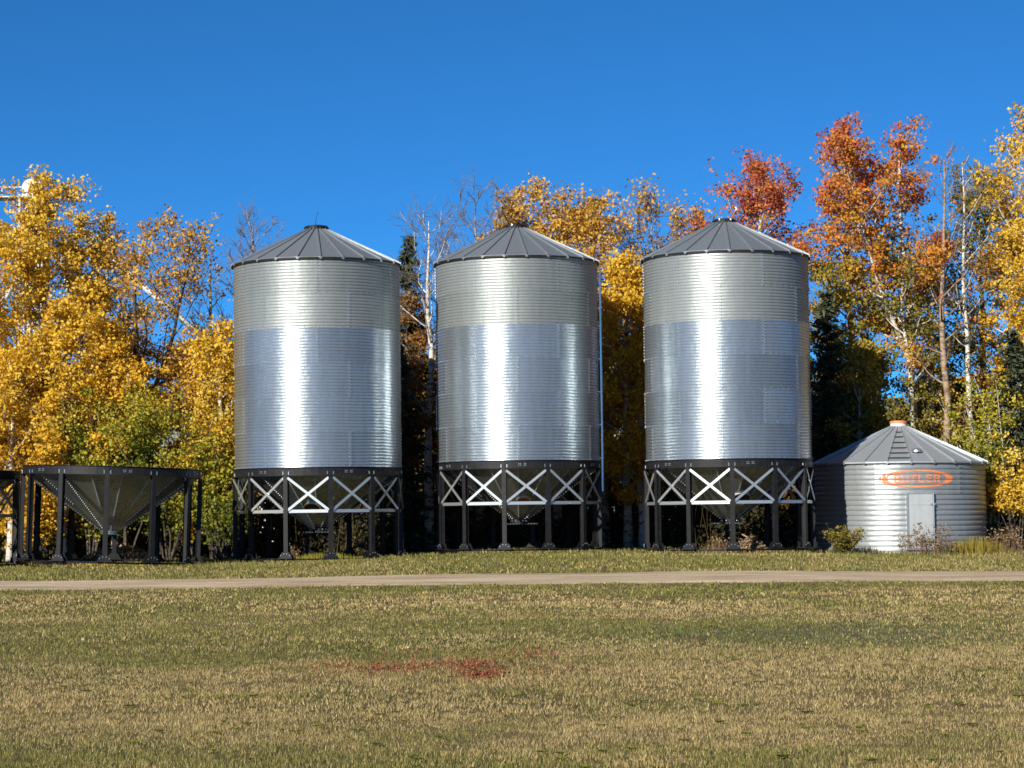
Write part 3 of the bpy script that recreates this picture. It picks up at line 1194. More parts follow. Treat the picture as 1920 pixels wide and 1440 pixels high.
def spruce(seed, px, Y, top, W, label, group='dark spruces among the trees'):
    rg = np.random.default_rng(seed)
    X, ztop = at(px, top, Y)
    z = float(gz(X, Y))
    H = ztop - z
    root = empty('spruce_tree', (X, Y, z))
    tag(root, label, 'spruce tree', group)
    b = MB()
    zz = np.linspace(0, 1, 10)
    b.tube(np.stack([0 * zz, 0 * zz, zz * H - 0.2 * (zz == 0)], -1), (0.05 + 0.009 * H) * (1 - zz) + 0.01, 7)
    C, Dv, tn = [], [], []
    h = 0.5
    while h < H:
        rel = h / H
        L0 = W * (1 - rel) ** 0.7 + 0.10
        for k in range(rg.integers(6, 9)):
            az = rg.uniform(0, 6.28)
            L = L0 * rg.uniform(0.75, 1.15)
            d = np.array([math.cos(az), math.sin(az), 0.25 + 0.4 * rel - 0.35 * (1 - rel)])
            P, _ = path(rg, (0, 0, h), d, L, 5, 0.05, -0.03 if rel < 0.8 else 0.1)
            b.tube(P, np.linspace(0.02, 0.006, 6), 3, False)
            m = int(26 * L) + 8
            t = rg.random(m) ** 0.8 * 5
            i = np.minimum(t.astype(int), 4)
            p = P[i] + (P[i + 1] - P[i]) * (t - i)[:, None]
            side = rg.normal(0, 1, (m, 3)) * np.array([0.14, 0.14, 0.06]) * (0.5 + 0.25 * L)
            side[:, 2] -= np.abs(side[:, 2]) * 0.8
            C.append(p + side)
            dd = np.array([math.cos(az), math.sin(az), -0.25])[None] + rg.normal(0, 0.45, (m, 3))
            Dv.append(dd)
            tn.append(0.35 + 0.35 * t / 5 + rg.normal(0, 0.15, m))
        h += rg.uniform(0.20, 0.32)
    b.build('trunk', M['bark_dark'], root, True)
    C, Dv, tn = np.concatenate(C), np.concatenate(Dv), np.concatenate(tn)
    Dv /= np.linalg.norm(Dv, axis=1)[:, None]
    w = np.cross(Dv, rg.normal(0, 0.5, (len(C), 3)) + np.array([0, 0, 1.0]))
    w /= np.linalg.norm(w, axis=1)[:, None] + 1e-9
    s = rg.uniform(0.10, 0.19, len(C))[:, None]
    V = np.stack([C - Dv * s, C + w * s * 0.28, C + Dv * s, C - w * s * 0.28], 1).reshape(-1, 3)
    q = MB()
    q.add(V, np.arange(len(V)).reshape(-1, 4))
    q.build('crown', M['spruce'], root, False, {'tint': ('FLOAT', np.repeat(np.clip(tn, 0, 1), 4))})
    return root


def shrub(name, seed, px, Y, top, W, leafm, n, label, cat='shrub', group=None, stems=9, bark='bark_grey', size=0.055, spread=0.3, tint=None, base=None, low=0.0):
    rg = np.random.default_rng(seed)
    X, zt = at(px, top, Y)
    z = float(gz(X, Y)) if base is None else base
    H = zt - z
    root = empty(name, (X, Y, z))
    tag(root, label, cat, group)
    b = MB()
    cl = []
    for k in range(stems):
        az = rg.uniform(0, 6.28)
        rr = W * math.sqrt(rg.random()) * 0.9
        d = np.array([math.cos(az) * rr, math.sin(az) * rr, H * rg.uniform(0.65, 1.0)])
        P, _ = path(rg, (math.cos(az) * rr * 0.15, math.sin(az) * rr * 0.15, -0.05), d, np.linalg.norm(d), 7, 0.09, 0.02)
        b.tube(P, np.linspace(0.012 + 0.006 * H, 0.006, 8), 4, False)
        for q in range(int(5 + H * 2)):
            t = rg.uniform(0.2, 1) * 7
            i = min(int(t), 6)
            p = lerp(P[i], P[i + 1], t - i)
            P2, _ = path(rg, p, d / np.linalg.norm(d) + rg.normal(0, 0.7, 3), rg.uniform(0.18, 0.38) * min(H, 2.5), 3, 0.15, 0.05)
            b.tube(P2, np.linspace(0.010, 0.004, 4), 3, False)
            cl.append((P2[-1], np.clip(P2[-1][2] / H, 0, 1)))
            cl.append((P2[1], np.clip(P2[1][2] / H, 0, 1)))
    b.build('stems', M[bark], root, True)
    if low:
        cl = [c for c in cl if c[0][2] > low]
    if n:
        lb, t = leafy(rg, cl, n, spread, size, tint or (lambda u: 0.5 + 0 * u), 0.12)
        for i in range(len(lb.v)):
            lb.v[i][:, 2] = np.maximum(lb.v[i][:, 2], 0.02)
        lb.build('crown', M[leafm], root, False, {'tint': ('FLOAT', t)})
    return root


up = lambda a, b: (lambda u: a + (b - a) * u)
A = 'aspen_tree'
# left mass of yellow poplars
tree(A, 101, 86, 82.5, 326, 2.7, 0.22, 'yellow', 24000, 'bark_grey', 'tallest yellow poplar at the left edge, in front of the white elevator head', tint=up(0.5, 0.62), nprim=34)
tree(A, 102, 168, 84.5, 392, 2.5, 0.25, 'yellow', 20000, 'bark_white', 'dense golden poplar right of the tallest yellow one', tint=up(0.55, 0.5), nprim=32)
tree(A, 103, 262, 82.6, 392, 2.6, 0.36, 'gold', 8500, 'bark_dark', 'dark forked poplar with thinning amber leaves left of the first bin', tint=up(0.5, 0.45), nprim=28, fork=0.45, drop=0.3, r0=0.19)
tree(A, 104, -35, 81.5, 420, 2.4, 0.15, 'yellow', 20000, 'bark_white', 'yellow poplar cut by the left edge of the picture', nprim=30)
tree(A, 105, 118, 80.5, 560, 2.3, 0.12, 'yellow', 17000, 'bark_white', 'lower yellow poplar behind the open hopper stand', tint=up(0.55, 0.6), nprim=30)
tree(A, 106, 215, 81.0, 600, 2.1, 0.15, 'yellow', 14000, 'bark_white', 'short yellow poplar in front of the dark forked one', tint=up(0.42, 0.5), nprim=28)
tree(A, 107, 415, 81.5, 600, 1.9, 0.12, 'yellow', 14000, 'bark_white', 'small yellow poplar tight against the left side of the first bin', tint=up(0.45, 0.6), nprim=28)
tree(A, 108, 330, 83.0, 640, 2.1, 0.15, 'gold', 12000, 'bark_grey', 'small amber poplar below the slanting white spout', nprim=26)
tree(A, 109, 20, 79.8, 660, 1.9, 0.1, 'yellow', 12000, 'bark_white', 'low yellow poplar behind the cut off hopper stand', tint=up(0.4, 0.6), nprim=26)
GSAP = 'saplings and brush behind the hopper stand'
for i, (px, Y, top, W, m_, n, lab, lo, hi, low, sp) in enumerate([
        (236, 79.8, 742, 1.5, 'green', 8000, 'leafy green sapling clump behind the right of the open hopper stand', 0.3, 0.75, 0.7, 0.36),
        (312, 79.4, 722, 1.4, 'green', 7000, 'bright green bush between the open hopper stand and the first bin', 0.4, 0.9, 0.7, 0.36),
        (172, 80.0, 745, 1.2, 'green', 5500, 'green and yellow sapling behind the middle of the open hopper stand', 0.35, 1.0, 0.7, 0.36),
        (398, 79.6, 770, 1.1, 'green', 5500, 'yellowish green bush beside the first bin leg', 0.6, 1.0, 0.8, 0.34),
        (425, 80.2, 700, 1.0, 'yellow', 6000, 'thin yellow sapling beside the wall of the first bin', 0.4, 0.7, 0.4, 0.3),
        (365, 80.4, 800, 1.2, 'yellow', 5000, 'golden brush below the bright green bush', 0.2, 0.6, 0.3, 0.36),
        (270, 82.4, 905, 1.3, 'brown', 4200, 'low brown brush right of the steel cone', 0.1, 0.5, 0, 0.34),
        (345, 82.4, 920, 1.2, 'brown', 3800, 'low rusty brush between the open hopper stand and the first bin', 0.15, 0.5, 0, 0.34),
        (150, 82.4, 915, 1.2, 'brown', 3600, 'low brown brush left of the steel cone', 0.1, 0.45, 0, 0.34),
        (70, 79.3, 880, 1.2, 'yellow', 4200, 'low golden brush between the two hopper stands', 0.2, 0.55, 0, 0.34),
        (415, 79.0, 900, 0.9, 'green', 3000, 'low green brush at the left legs of the first bin', 0.2, 0.6, 0, 0.3)]):
    shrub('bush', 120 + i, px, Y, top, W, m_, n, lab, 'bush', GSAP, tint=up(lo, hi), stems=10, bark='bark_dark', low=low, spread=sp)
# bare and mixed trees behind the first and second bins
tree('bare_tree', 131, 462, 86, 372, 2.3, 0.35, 'brown', 0, 'bark_grey', 'leafless grey tree above the left shoulder of the first bin', cat='bare tree', nprim=26, twig=1.6)
tree('bare_tree', 132, 405, 88, 470, 1.6, 0.4, 'brown', 0, 'bark_grey', 'thin leafless tree between the amber poplar and the first bin', cat='bare tree', nprim=18, twig=1.4)
tree('bare_tree', 133, 802, 82.5, 348, 2.1, 0.38, 'brown', 0, 'bark_white', 'leafless white birch in the gap between the first two bins', cat='bare tree', nprim=26, twig=1.4, r0=0.17)
tree('bare_tree', 134, 893, 85, 315, 2.2, 0.4, 'brown', 0, 'bark_grey', 'tall leafless grey tree left of the middle bin cap', cat='bare tree', nprim=26, twig=1.5)
spruce(135, 765, 84.0, 440, 1.9, 'dark spruce rising behind the right side of the first bin')
spruce(136, 742, 80.6, 640, 1.6, 'low spruce in shade at the right leg of the first bin')
tree(A, 137, 775, 83.4, 560, 1.5, 0.25, 'brown', 7000, 'bark_dark', 'rusty brown tree low in the gap between the first two bins', nprim=22, tint=up(0.4, 0.7))
tree(A, 141, 1040, 84, 332, 2.5, 0.35, 'gold', 15000, 'bark_grey', 'ochre poplar rising above the cap of the middle bin', tint=up(0.5, 0.6), nprim=30, drop=0.22)
tree(A, 142, 968, 86, 355, 1.8, 0.4, 'gold', 8000, 'bark_white', 'sparse ochre poplar left of the highest one behind the middle bin', tint=up(0.5, 0.45), nprim=24, drop=0.3)
tree(A, 143, 1128, 83, 365, 2.2, 0.3, 'gold', 13000, 'bark_grey', 'ochre poplar above the right shoulder of the middle bin', tint=up(0.55, 0.6), nprim=28, drop=0.22)
tree(A, 144, 1172, 80.6, 480, 1.6, 0.16, 'yellow', 15000, 'bark_grey', 'yellow poplar filling the gap between the second and third bins', tint=up(0.3, 0.55), nprim=30)
tree('bare_tree', 145, 1228, 85, 335, 2.6, 0.4, 'gold', 4500, 'bark_grey', 'greyish tree with few leaves left of the third bin', cat='tree', tint=up(0.6, 0.5), nprim=30, drop=0.45, twig=1.6)
tree(A, 146, 1200, 81.8, 560, 2.0, 0.2, 'yellow', 12000, 'bark_white', 'shaded yellow poplar low in the gap left of the third bin', tint=up(0.2, 0.5), nprim=26)
# red tree behind the third bin
tree('red_tree', 151, 1425, 84, 282, 2.6, 0.42, 'red', 12500, 'bark_white', 'airy red and orange tree above the cap of the third bin', tint=up(0.32, 0.92), nprim=30, drop=0.28, lean=-0.3)
tree('red_tree', 152, 1340, 85.5, 388, 1.8, 0.45, 'red', 8000, 'bark_grey', 'small orange tree left of the airy red one behind the third bin', tint=up(0.35, 0.6), nprim=20, drop=0.25)
# right hand group
tree('red_tree', 161, 1664, 82.8, 228, 2.05, 0.42, 'red', 18500, 'bark_white', 'big dense red tree between the third bin and the low round bin', tint=up(0.25, 0.78), nprim=38, lean=-0.9, fork=-0.8)
tree('red_tree', 162, 1588, 84, 262, 1.35, 0.45, 'red', 6500, 'bark_grey', 'narrow rust coloured tree left of the big dense red tree', tint=up(0.2, 0.8), nprim=26, drop=0.2)
tree(A, 163, 1545, 82.5, 490, 1.8, 0.25, 'olive', 10000, 'bark_grey', 'olive and amber tree touching the right side of the third bin', tint=up(0.45, 0.85), nprim=26)
spruce(164, 1548, 80.8, 545, 1.5, 'dark spruce between the third bin and the low round bin')
tree(A, 165, 1610, 81.5, 640, 1.6, 0.15, 'olive', 9000, 'bark_white', 'yellow green poplar behind the left of the low round bin', tint=up(0.4, 0.85), nprim=24)
tree('bare_tree', 166, 1762, 80.9, 258, 1.9, 0.42, 'red', 260, 'bark_brown', 'dead brown trunked tree with bare limbs behind the low round bin', cat='bare tree', tint=up(0.6, 0.6), nprim=24, twig=1.0, r0=0.16, drop=0.8)
tree('birch_tree', 167, 1806, 81.6, 282, 1.3, 0.45, 'olive', 500, 'bark_white', 'slim white birch standing right of the dead brown trunk', cat='birch tree', nprim=22, twig=1.0, r0=0.12, drop=0.7)
tree('birch_tree', 168, 1690, 82.2, 440, 1.6, 0.5, 'olive', 4500, 'bark_white', 'leaning white birch behind the cap of the low round bin', cat='birch tree', nprim=20, lean=-0.6, r0=0.16, tint=up(0.4, 0.6))
tree('birch_tree', 169, 1728, 84, 470, 1.5, 0.5, 'olive', 4000, 'bark_white', 'second white birch, between the leaning one and the dead brown trunk', cat='birch tree', nprim=20, r0=0.15, lean=-0.25, tint=up(0.4, 0.6))
tree(A, 170, 1838, 86, 300, 2.4, 0.42, 'olive', 9000, 'bark_grey', 'tall olive green tree behind the slim white birch', tint=up(0.5, 0.6), nprim=30, drop=0.25)
tree(A, 171, 1925, 81.5, 195, 2.2, 0.3, 'yellow', 17000, 'bark_white', 'tall yellow poplar at the right edge', tint=up(0.55, 0.6), nprim=34, drop=0.2)
tree(A, 172, 1880, 84, 400, 2.0, 0.35, 'gold', 10000, 'bark_grey', 'amber tree left of the tall yellow poplar at the right edge', tint=up(0.5, 0.6), nprim=26, drop=0.25)
spruce(173, 1896, 80.0, 620, 1.7, 'dark spruce at the right edge beside the low round bin')
shrub('bush', 174, 1852, 80.2, 690, 1.1, 'green', 7500, 'yellow green sapling behind the right side of the low round bin', 'bush', 'saplings by the low round bin', tint=up(0.6, 0.95), bark='bark_white')
shrub('bush', 175, 1905, 78.6, 830, 0.9, 'yellow', 4500, 'yellow sapling at the right edge over the tall weeds', 'bush', 'saplings by the low round bin', tint=up(0.5, 0.8), bark='bark_dark', low=1.4)
shrub('bush', 176, 1790, 83.0, 740, 1.3, 'brown', 4500, 'rusty bush behind the right roof slope of the low round bin', 'bush', 'saplings by the low round bin', tint=up(0.5, 0.8))

shrub('bush', 177, 1640, 82.2, 690, 1.5, 'olive', 8000, 'olive thicket just left of the cap of the low round bin', 'bush', 'saplings by the low round bin', tint=up(0.2, 0.7), bark='bark_grey')
shrub('bush', 178, 1712, 83.4, 715, 1.4, 'olive', 7000, 'olive thicket just right of the cap of the low round bin', 'bush', 'saplings by the low round bin', tint=up(0.2, 0.6), bark='bark_grey')


# deeper, shaded trees of the wood: copies of a few, alike in the photo
def copy_tree(src, X, Y, rz, s, label, group):
    c = src.copy()
    COL.objects.link(c)
    c.location = (X, Y, float(gz(X, Y)))
    c.rotation_euler = (0, 0, rz)
    c.scale = (s, s, s)
    c['label'] = label
    c['group'] = group
    for ch in src.children:
        k = ch.copy()
        COL.objects.link(k)
        k.parent = c
    return c


rg = np.random.default_rng(55)
protos = [
    tree('woodland_tree', 201, 700, 90, 560, 2.6, 0.2, 'olive', 11000, 'bark_grey', 'shaded tree deep in the woods behind the bins', group='shaded trees deep in the woods', nprim=24, size=0.09, tint=up(0.2, 0.6)),
    tree('woodland_tree', 202, 1010, 91, 540, 2.6, 0.22, 'gold', 11000, 'bark_white', 'shaded tree deep in the woods behind the bins', group='shaded trees deep in the woods', nprim=24, size=0.09, tint=up(0.2, 0.6)),
    tree('woodland_tree', 203, 1300, 90, 560, 2.4, 0.25, 'gold', 9000, 'bark_dark', 'shaded tree deep in the woods behind the bins', group='shaded trees deep in the woods', nprim=22, size=0.09, tint=up(0.1, 0.5)),
]
spots = []
for Y in (88, 92, 96, 101):
    for X in np.arange(-27, 28, 2.6):
        spots.append((X + rg.normal(0, 0.6), Y + rg.normal(0, 0.9)))
for X, Y in spots:
    px = 960 + X / Y * FPX
    if 1690 < px < 1885 and rg.random() < 0.6:
        continue
    if 230 < px < 430 and rg.random() < 0.8:
        continue
    copy_tree(protos[rg.integers(3)], X, Y, rg.uniform(0, 6.28), rg.uniform(0.5, 0.88), 'shaded tree deep in the woods behind the bins', 'shaded trees deep in the woods')


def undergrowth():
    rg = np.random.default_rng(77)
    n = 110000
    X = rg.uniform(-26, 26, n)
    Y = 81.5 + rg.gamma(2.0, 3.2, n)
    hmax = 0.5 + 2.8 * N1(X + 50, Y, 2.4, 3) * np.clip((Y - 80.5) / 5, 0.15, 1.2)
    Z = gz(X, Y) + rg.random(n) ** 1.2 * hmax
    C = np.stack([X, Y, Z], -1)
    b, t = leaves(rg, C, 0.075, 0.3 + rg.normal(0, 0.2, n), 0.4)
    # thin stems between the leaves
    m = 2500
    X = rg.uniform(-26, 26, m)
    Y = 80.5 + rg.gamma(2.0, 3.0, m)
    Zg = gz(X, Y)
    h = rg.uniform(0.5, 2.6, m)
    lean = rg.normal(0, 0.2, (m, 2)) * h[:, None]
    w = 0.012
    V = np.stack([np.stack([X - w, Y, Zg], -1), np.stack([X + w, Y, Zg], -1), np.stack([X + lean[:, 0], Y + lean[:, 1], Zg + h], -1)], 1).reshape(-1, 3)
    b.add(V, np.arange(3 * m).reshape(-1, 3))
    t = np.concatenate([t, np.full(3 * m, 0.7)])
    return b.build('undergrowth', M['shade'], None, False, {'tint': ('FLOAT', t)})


tag(undergrowth(), kind='stuff')


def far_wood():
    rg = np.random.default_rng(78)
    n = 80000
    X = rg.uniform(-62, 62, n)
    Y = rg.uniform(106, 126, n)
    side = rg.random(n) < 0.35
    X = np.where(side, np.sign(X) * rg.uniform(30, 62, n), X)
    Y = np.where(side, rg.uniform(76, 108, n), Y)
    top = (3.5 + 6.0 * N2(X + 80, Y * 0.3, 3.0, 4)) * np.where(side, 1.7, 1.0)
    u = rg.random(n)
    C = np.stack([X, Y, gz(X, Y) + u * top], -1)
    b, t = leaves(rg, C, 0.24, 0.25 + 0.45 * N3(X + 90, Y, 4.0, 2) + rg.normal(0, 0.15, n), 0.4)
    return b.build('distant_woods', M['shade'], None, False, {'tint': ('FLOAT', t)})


tag(far_wood(), kind='stuff')


# ------------------------------------------------------------------ grain elevator and pale shed beyond the trees
def elevator():
    Y = 112
    X, zt = at(62, 367, Y)
    z0 = float(gz(X, Y))
    root = empty('grain_elevator', (X, Y, z0))
    tag(root, 'white grain elevator leg with slanting spouts showing through the yellow trees', 'grain elevator')
    H = zt - z0
    b = MB()
    w = 0.55
    for sx in (-1, 1):
        for sy in (-1, 1):
            b.bar((sx * w, sy * w, 0), (sx * w, sy * w, H), 0.09, 0.09, (0, 1, 0))
    b.build('tower_frame', M['white'], root)
    b = MB()
    for i, z in enumerate(np.arange(0.6, H - 1, 1.2)):
        s = 1 if i % 2 else -1
        for sy in (-1, 1):
            b.bar((-s * w, sy * w, z), (s * w, sy * w, z + 1.2), 0.05, 0.05, (0, 1, 0))
            b.bar((-w, sy * w, z), (w, sy * w, z), 0.05, 0.05)
    o = b.build('lattice', M['white'], root)
    o['kind'] = 'stuff'
    b = MB()
    for sx in (-0.2, 0.2):
        b.box((sx, 0, H / 2), (0.26, 0.36, H))
    b.build('leg_casing', M['white'], root)
    b = MB()
    b.box((0, 0, H + 0.15), (1.0, 0.5, 0.5))
    th = np.linspace(0, PI, 13)
    V = [(0.5 * math.cos(a), s * 0.25, H + 0.4 + 0.42 * math.sin(a)) for s in (-1, 1) for a in th]
    k = len(th)
    b.add(V, [[i, i + 1, k + i + 1, k + i] for i in range(k - 1)], [list(range(k))[::-1], list(range(k, 2 * k))])
    b.build('head_hood', M['white'], root)
    b = MB()
    b.box((-0.75, 0, H - 0.12), (2.6, 1.3, 0.06))
    for x in (-2.0, -1.4, -0.8, 0.5):
        b.bar((x, -0.62, H - 0.1), (x, -0.62, H + 0.35), 0.04, 0.04, (0, 1, 0))
    b.bar((-2.05, -0.62, H + 0.35), (0.5, -0.62, H + 0.35), 0.04, 0.05)
    b.build('platform', M['white'], root)
    for (a, c, r) in (((165, 450), (425, 668), 0.14), ((40, 520), (-80, 690), 0.16), ((118, 480), (136, 575), 0.13)):
        p, q = at(*a, Y), at(*c, Y)
        b = MB()
        b.tube([(p[0] - X, -0.3, p[1] - z0), (q[0] - X, -0.3, q[1] - z0)], r, 10)
        b.build('spout', M['white'], root, True)
    b = MB()
    for k in range(4):
        p, q = at(160, 392 + 6 * k, Y), at(470, 690 + 16 * k, Y)
        b.tube([(p[0] - X, -0.6, p[1] - z0), (q[0] - X, -0.6, q[1] - z0)], 0.014, 4)
    o = b.build('guy_wires', M['zinc'], root)
    o['kind'] = 'stuff'


elevator()


def shed():
    Y = 106
    X, zt = at(400, 835, Y)
    z0 = float(gz(X, Y))
    root = empty('white_shed', (X, Y, z0))
    tag(root, 'pale shed glimpsed through the trees left of the first bin', 'shed')
    H = zt - z0
    b = MB()
    for i in range(24):
        x = -3.0 + i * 0.26
        b.box((x, 0, H / 2), (0.235, 4.0, H))
    b.build('wall', M['white'], root)
    b = MB()
    b.add([(-3.4, -2.3, H), (3.3, -2.3, H), (3.3, 0, H + 0.9), (-3.4, 0, H + 0.9), (3.3, 2.3, H), (-3.4, 2.3, H),
           (-3.4, -2.3, H - .1), (3.3, -2.3, H - .1), (3.3, 2.3, H - .1), (-3.4, 2.3, H - .1)],
          [[0, 1, 2, 3], [3, 2, 4, 5], [6, 9, 8, 7], [0, 6, 7, 1], [4, 8, 9, 5]], [[1, 7, 8, 4, 2], [0, 3, 5, 9, 6]])
    b.build('roof', M['roof_small'], root)


shed()


# ------------------------------------------------------------------ weeds, brush, logs
def weed_clump(name, seed, px, Y, base_px, wpx, top_px, n, label, leaf_n, leafm, stemm='weed', cat='weeds', blade=0.012, tint=(0.3, 0.8), curve=0.35):
    rg = np.random.default_rng(seed)
    X, _ = at(px, base_px, Y)
    z = float(gz(X, Y))
    zt = at(px, top_px, Y)[1]
    H = max(0.15, zt - z)
    W = wpx / FPX * Y / 2
    root = empty(name, (X, Y, z))
    tag(root, label, cat)
    b = MB()
    tips = []
    for k in range(n):
        x = rg.normal(0, 0.45) * W
        y = rg.normal(0, 0.25) * W * 0.7
        h = H * rg.uniform(0.45, 1.0) * max(0.35, 1 - abs(x / W) ** 2 * 0.6)
        a = rg.uniform(0, 6.28)
        c = rg.uniform(0.1, curve) * h
        w = blade * rg.uniform(0.6, 1.3)
        P = np.array([[x, y, -0.02], [x + c * .3 * math.cos(a), y + c * .3 * math.sin(a), h * 0.55], [x + c * math.cos(a), y + c * math.sin(a), h]])
        s = np.array([math.cos(a + 1.6), math.sin(a + 1.6), 0]) * w / 2
        b.add([P[0] - s, P[0] + s, P[1] + s * .8, P[1] - s * .8, P[2]], [[0, 1, 2, 3]], [[3, 2, 4]])
        tips += [(P[2], 1.0), (P[1], 0.5)]
    nv = b.n
    t = np.repeat(rg.uniform(tint[0], tint[1], n), 5)
    b.build('stems', M[stemm], root, False, {'tint': ('FLOAT', t[:nv])})
    if leaf_n:
        lb, tt = leafy(rg, tips, leaf_n, 0.12, 0.035, up(0.4, 0.6), 0.3)
        for i in range(len(lb.v)):
            lb.v[i][:, 2] = np.maximum(lb.v[i][:, 2], 0.01)
        lb.build('leaves', M[leafm], root, False, {'tint': ('FLOAT', tt)})
    return root


shrub('bush', 301, 1583, 73.7, 992, 0.5, 'olive', 2300, 'straggly olive bush at the left foot of the low round bin', 'bush', None, 26, 'weed', 0.035, 0.13, up(0.1, 0.7))
weed_clump('dry_weeds', 302, 1737, 74.0, 1040, 120, 985, 160, 'brown dried weeds in front of the low round bin door', 900, 'weed', blade=0.012, tint=(0.0, 0.5), curve=0.9)
weed_clump('tall_grass', 303, 1822, 74.3, 1045, 150, 1000, 900, 'tall green and straw grass at the right foot of the low round bin', 0, 'weed', 'olive', 'grass clump', 0.014, (0.3, 1.0))
weed_clump('dry_weeds', 304, 1885, 75.0, 1045, 90, 985, 260, 'dark seeded weeds at the right edge under the spruce', 500, 'weed', 'weed', tint=(0.1, 0.7))
weed_clump('tall_grass', 305, 1625, 74.5, 1040, 90, 1020, 350, 'short straw grass along the front of the low round bin', 0, 'weed', 'weed', 'grass clump', 0.012, (0.5, 1.0))
weed_clump('dry_weeds', 306, 1345, 73.6, 1035, 60, 1005, 160, 'dry weeds under the third bin left of its front leg', 200, 'weed', tint=(0.3, 0.9))
weed_clump('tall_grass', 307, 610, 74.4, 1045, 150, 1033, 700, 'fresh green grass growing under the first bin', 0, 'weed', 'green', 'grass clump', 0.013, (0.6, 1.0))
weed_clump('tall_grass', 308, 1010, 76.2, 1040, 200, 1028, 500, 'pale grass growing under the middle bin', 0, 'weed', 'olive', 'grass clump', 0.012, (0.4, 1.0))
weed_clump('dry_weeds', 309, 552, 74.8, 1040, 22, 1018, 50, 'small reddish weed under the first bin', 60, 'weed', tint=(0.2, 0.5))


def brush_pile(seed, px, Y, base, wpx, top, label):
    rg = np.random.default_rng(seed)
    X, _ = at(px, base, Y)
    z = float(gz(X, Y))
    H = at(px, top, Y)[1] - z
    W = wpx / FPX * Y / 2
    root = empty('brush_pile', (X, Y, z))
    tag(root, label, 'brush pile')
    b = MB()
    for k in range(46):
        a = rg.uniform(0, 6.28)
        c = np.array([rg.normal(0, 0.4) * W, rg.normal(0, 0.3) * W, 0])
        c[2] = rg.uniform(0.02, 0.8) * H * max(0.1, 1 - (abs(c[0]) / W) ** 1.5)
        d = np.array([math.cos(a), math.sin(a), rg.normal(0, 0.25)])
        L = rg.uniform(0.15, 0.45)
        P = np.array([c - d * L, c + rg.normal(0, 0.03, 3), c + d * L])
        P[:, 2] = np.maximum(P[:, 2], 0.02)
        b.tube(P, [0.022, 0.018, 0.008], 5)
    b.build('branches', M['bark_brown'], root, True)['kind'] = 'stuff'
    n = 1500
    x = rg.normal(0, 0.42, n) * W
    y = rg.normal(0, 0.35, n) * W
    hh = H * np.maximum(0, 1 - (np.abs(x) / W) ** 1.3) * np.maximum(0, 1 - (np.abs(y) / W) ** 1.3)
    C = np.stack([x, y, 0.03 + hh * rg.random(n) ** 0.6], -1)
    lb, t = leaves(rg, C, 0.05, rg.uniform(0.1, 1.0, n), 1.2)
    o = lb.build('dead_leaves', M['weed'], root, False, {'tint': ('FLOAT', t)})


brush_pile(401, 1410, 74.6, 1037, 62, 1003, 'heap of branches and dead leaves under the third bin')
brush_pile(402, 225, 76.5, 1045, 170, 1018, 'broken branches on the ground behind the open hopper stand')


def log(px0, py0, px1, py1, Y, r, label):
    p, q = at(px0, py0, Y), at(px1, py1, Y)
    b = MB()
    P = [(p[0], Y, p[1]), ((p[0] + q[0]) / 2, Y + 0.05, (p[1] + q[1]) / 2 + 0.03), (q[0], Y - 0.1, q[1])]
    b.tube(P, [r, r * 0.9, r * 0.7], 8)
    o = b.build('fallen_branch', M['bark_brown'], None, True)
    tag(o, label, 'branch')


log(212, 1040, 229, 1022, 75.5, 0.05, 'slanting broken limb under the cone of the open hopper stand')


# ------------------------------------------------------------------ grass
def grass_colour(rg, X, Y):
    n = len(X)
    big = N1(X + 100, Y * 0.8 + 100, 3.2, 4)
    mid = N2(X + 100, Y + 100, 0.8, 3)
    dry = np.clip(0.5 + (big - 0.5) * 2.3 + (mid - 0.5) * 1.6, 0, 1)
    # greener by the track, on the right and in the strip in front of the bins
    dry -= 0.25 * np.exp(-((Y - 51) / 3.5) ** 2) + 0.42 * np.exp(-((X - 4.0) / 2.6) ** 2 - ((Y - 31) / 3.5) ** 2)
    dry -= 0.58 * (Y > 58) + 0.18 * np.exp(-((X + 4) / 3) ** 2 - ((Y - 33) / 6) ** 2)
    dry -= 0.35 * np.exp(-((Y - 51.6) / 1.3) ** 2)
    gx, gy = ray(930, 1294)[0] * -EYE / ray(930, 1294)[1], -EYE / ray(930, 1294)[1]
    dry -= 0.7 * np.exp(-((X - gx) / 0.35) ** 2 - ((Y - gy) / 0.25) ** 2)
    straw = rg.random(n) < np.clip(0.13 + 0.74 * dry, 0.05, 0.9)
    tan = np.array([0.59, 0.455, 0.22])
    tan2 = np.array([0.32, 0.235, 0.095])
    grn = np.array([0.125, 0.128, 0.034])
    grn2 = np.array([0.275, 0.258, 0.068])
    k = rg.random(n)[:, None]
    Cc = np.where(straw[:, None], tan * k + tan2 * (1 - k), grn * k + grn2 * (1 - k))
    # a cooler, darker green stand of clover on the right
    cl = np.exp(-((X - 4.2) / 2.6) ** 2 - ((Y - 31.5) / 3.2) ** 2) * (0.4 + 0.8 * mid)
    pick = rg.random(n) < cl * 0.75
    Cc = np.where(pick[:, None], np.array([0.085, 0.115, 0.055]) * (0.8 + 0.7 * k), Cc)
    # patch of red ground plants
    for (px, py, wx, wy, am) in ((905, 1266, 0.20, 0.55, 1.1), (885, 1248, 0.16, 0.4, 0.9), (735, 1256, 0.24, 0.5, 0.6), (845, 1245, 0.6, 0.7, 0.5), (980, 1232, 0.45, 0.9, 0.32), (660, 1250, 0.6, 0.8, 0.3)):
        a, bb = ray(px, py)
        yy = -EYE / bb
        xx = a * yy
        w = am * np.exp(-((X - xx) / wx) ** 2 - ((Y - yy) / (wy * 1.6)) ** 2)
        red = rg.random(n) < w * (0.25 + 0.7 * mid)
        Cc = np.where(red[:, None], np.array([0.33, 0.115, 0.05]) * (0.7 + 0.6 * k), Cc)
    return Cc * rg.uniform(0.52, 1.25, n)[:, None]


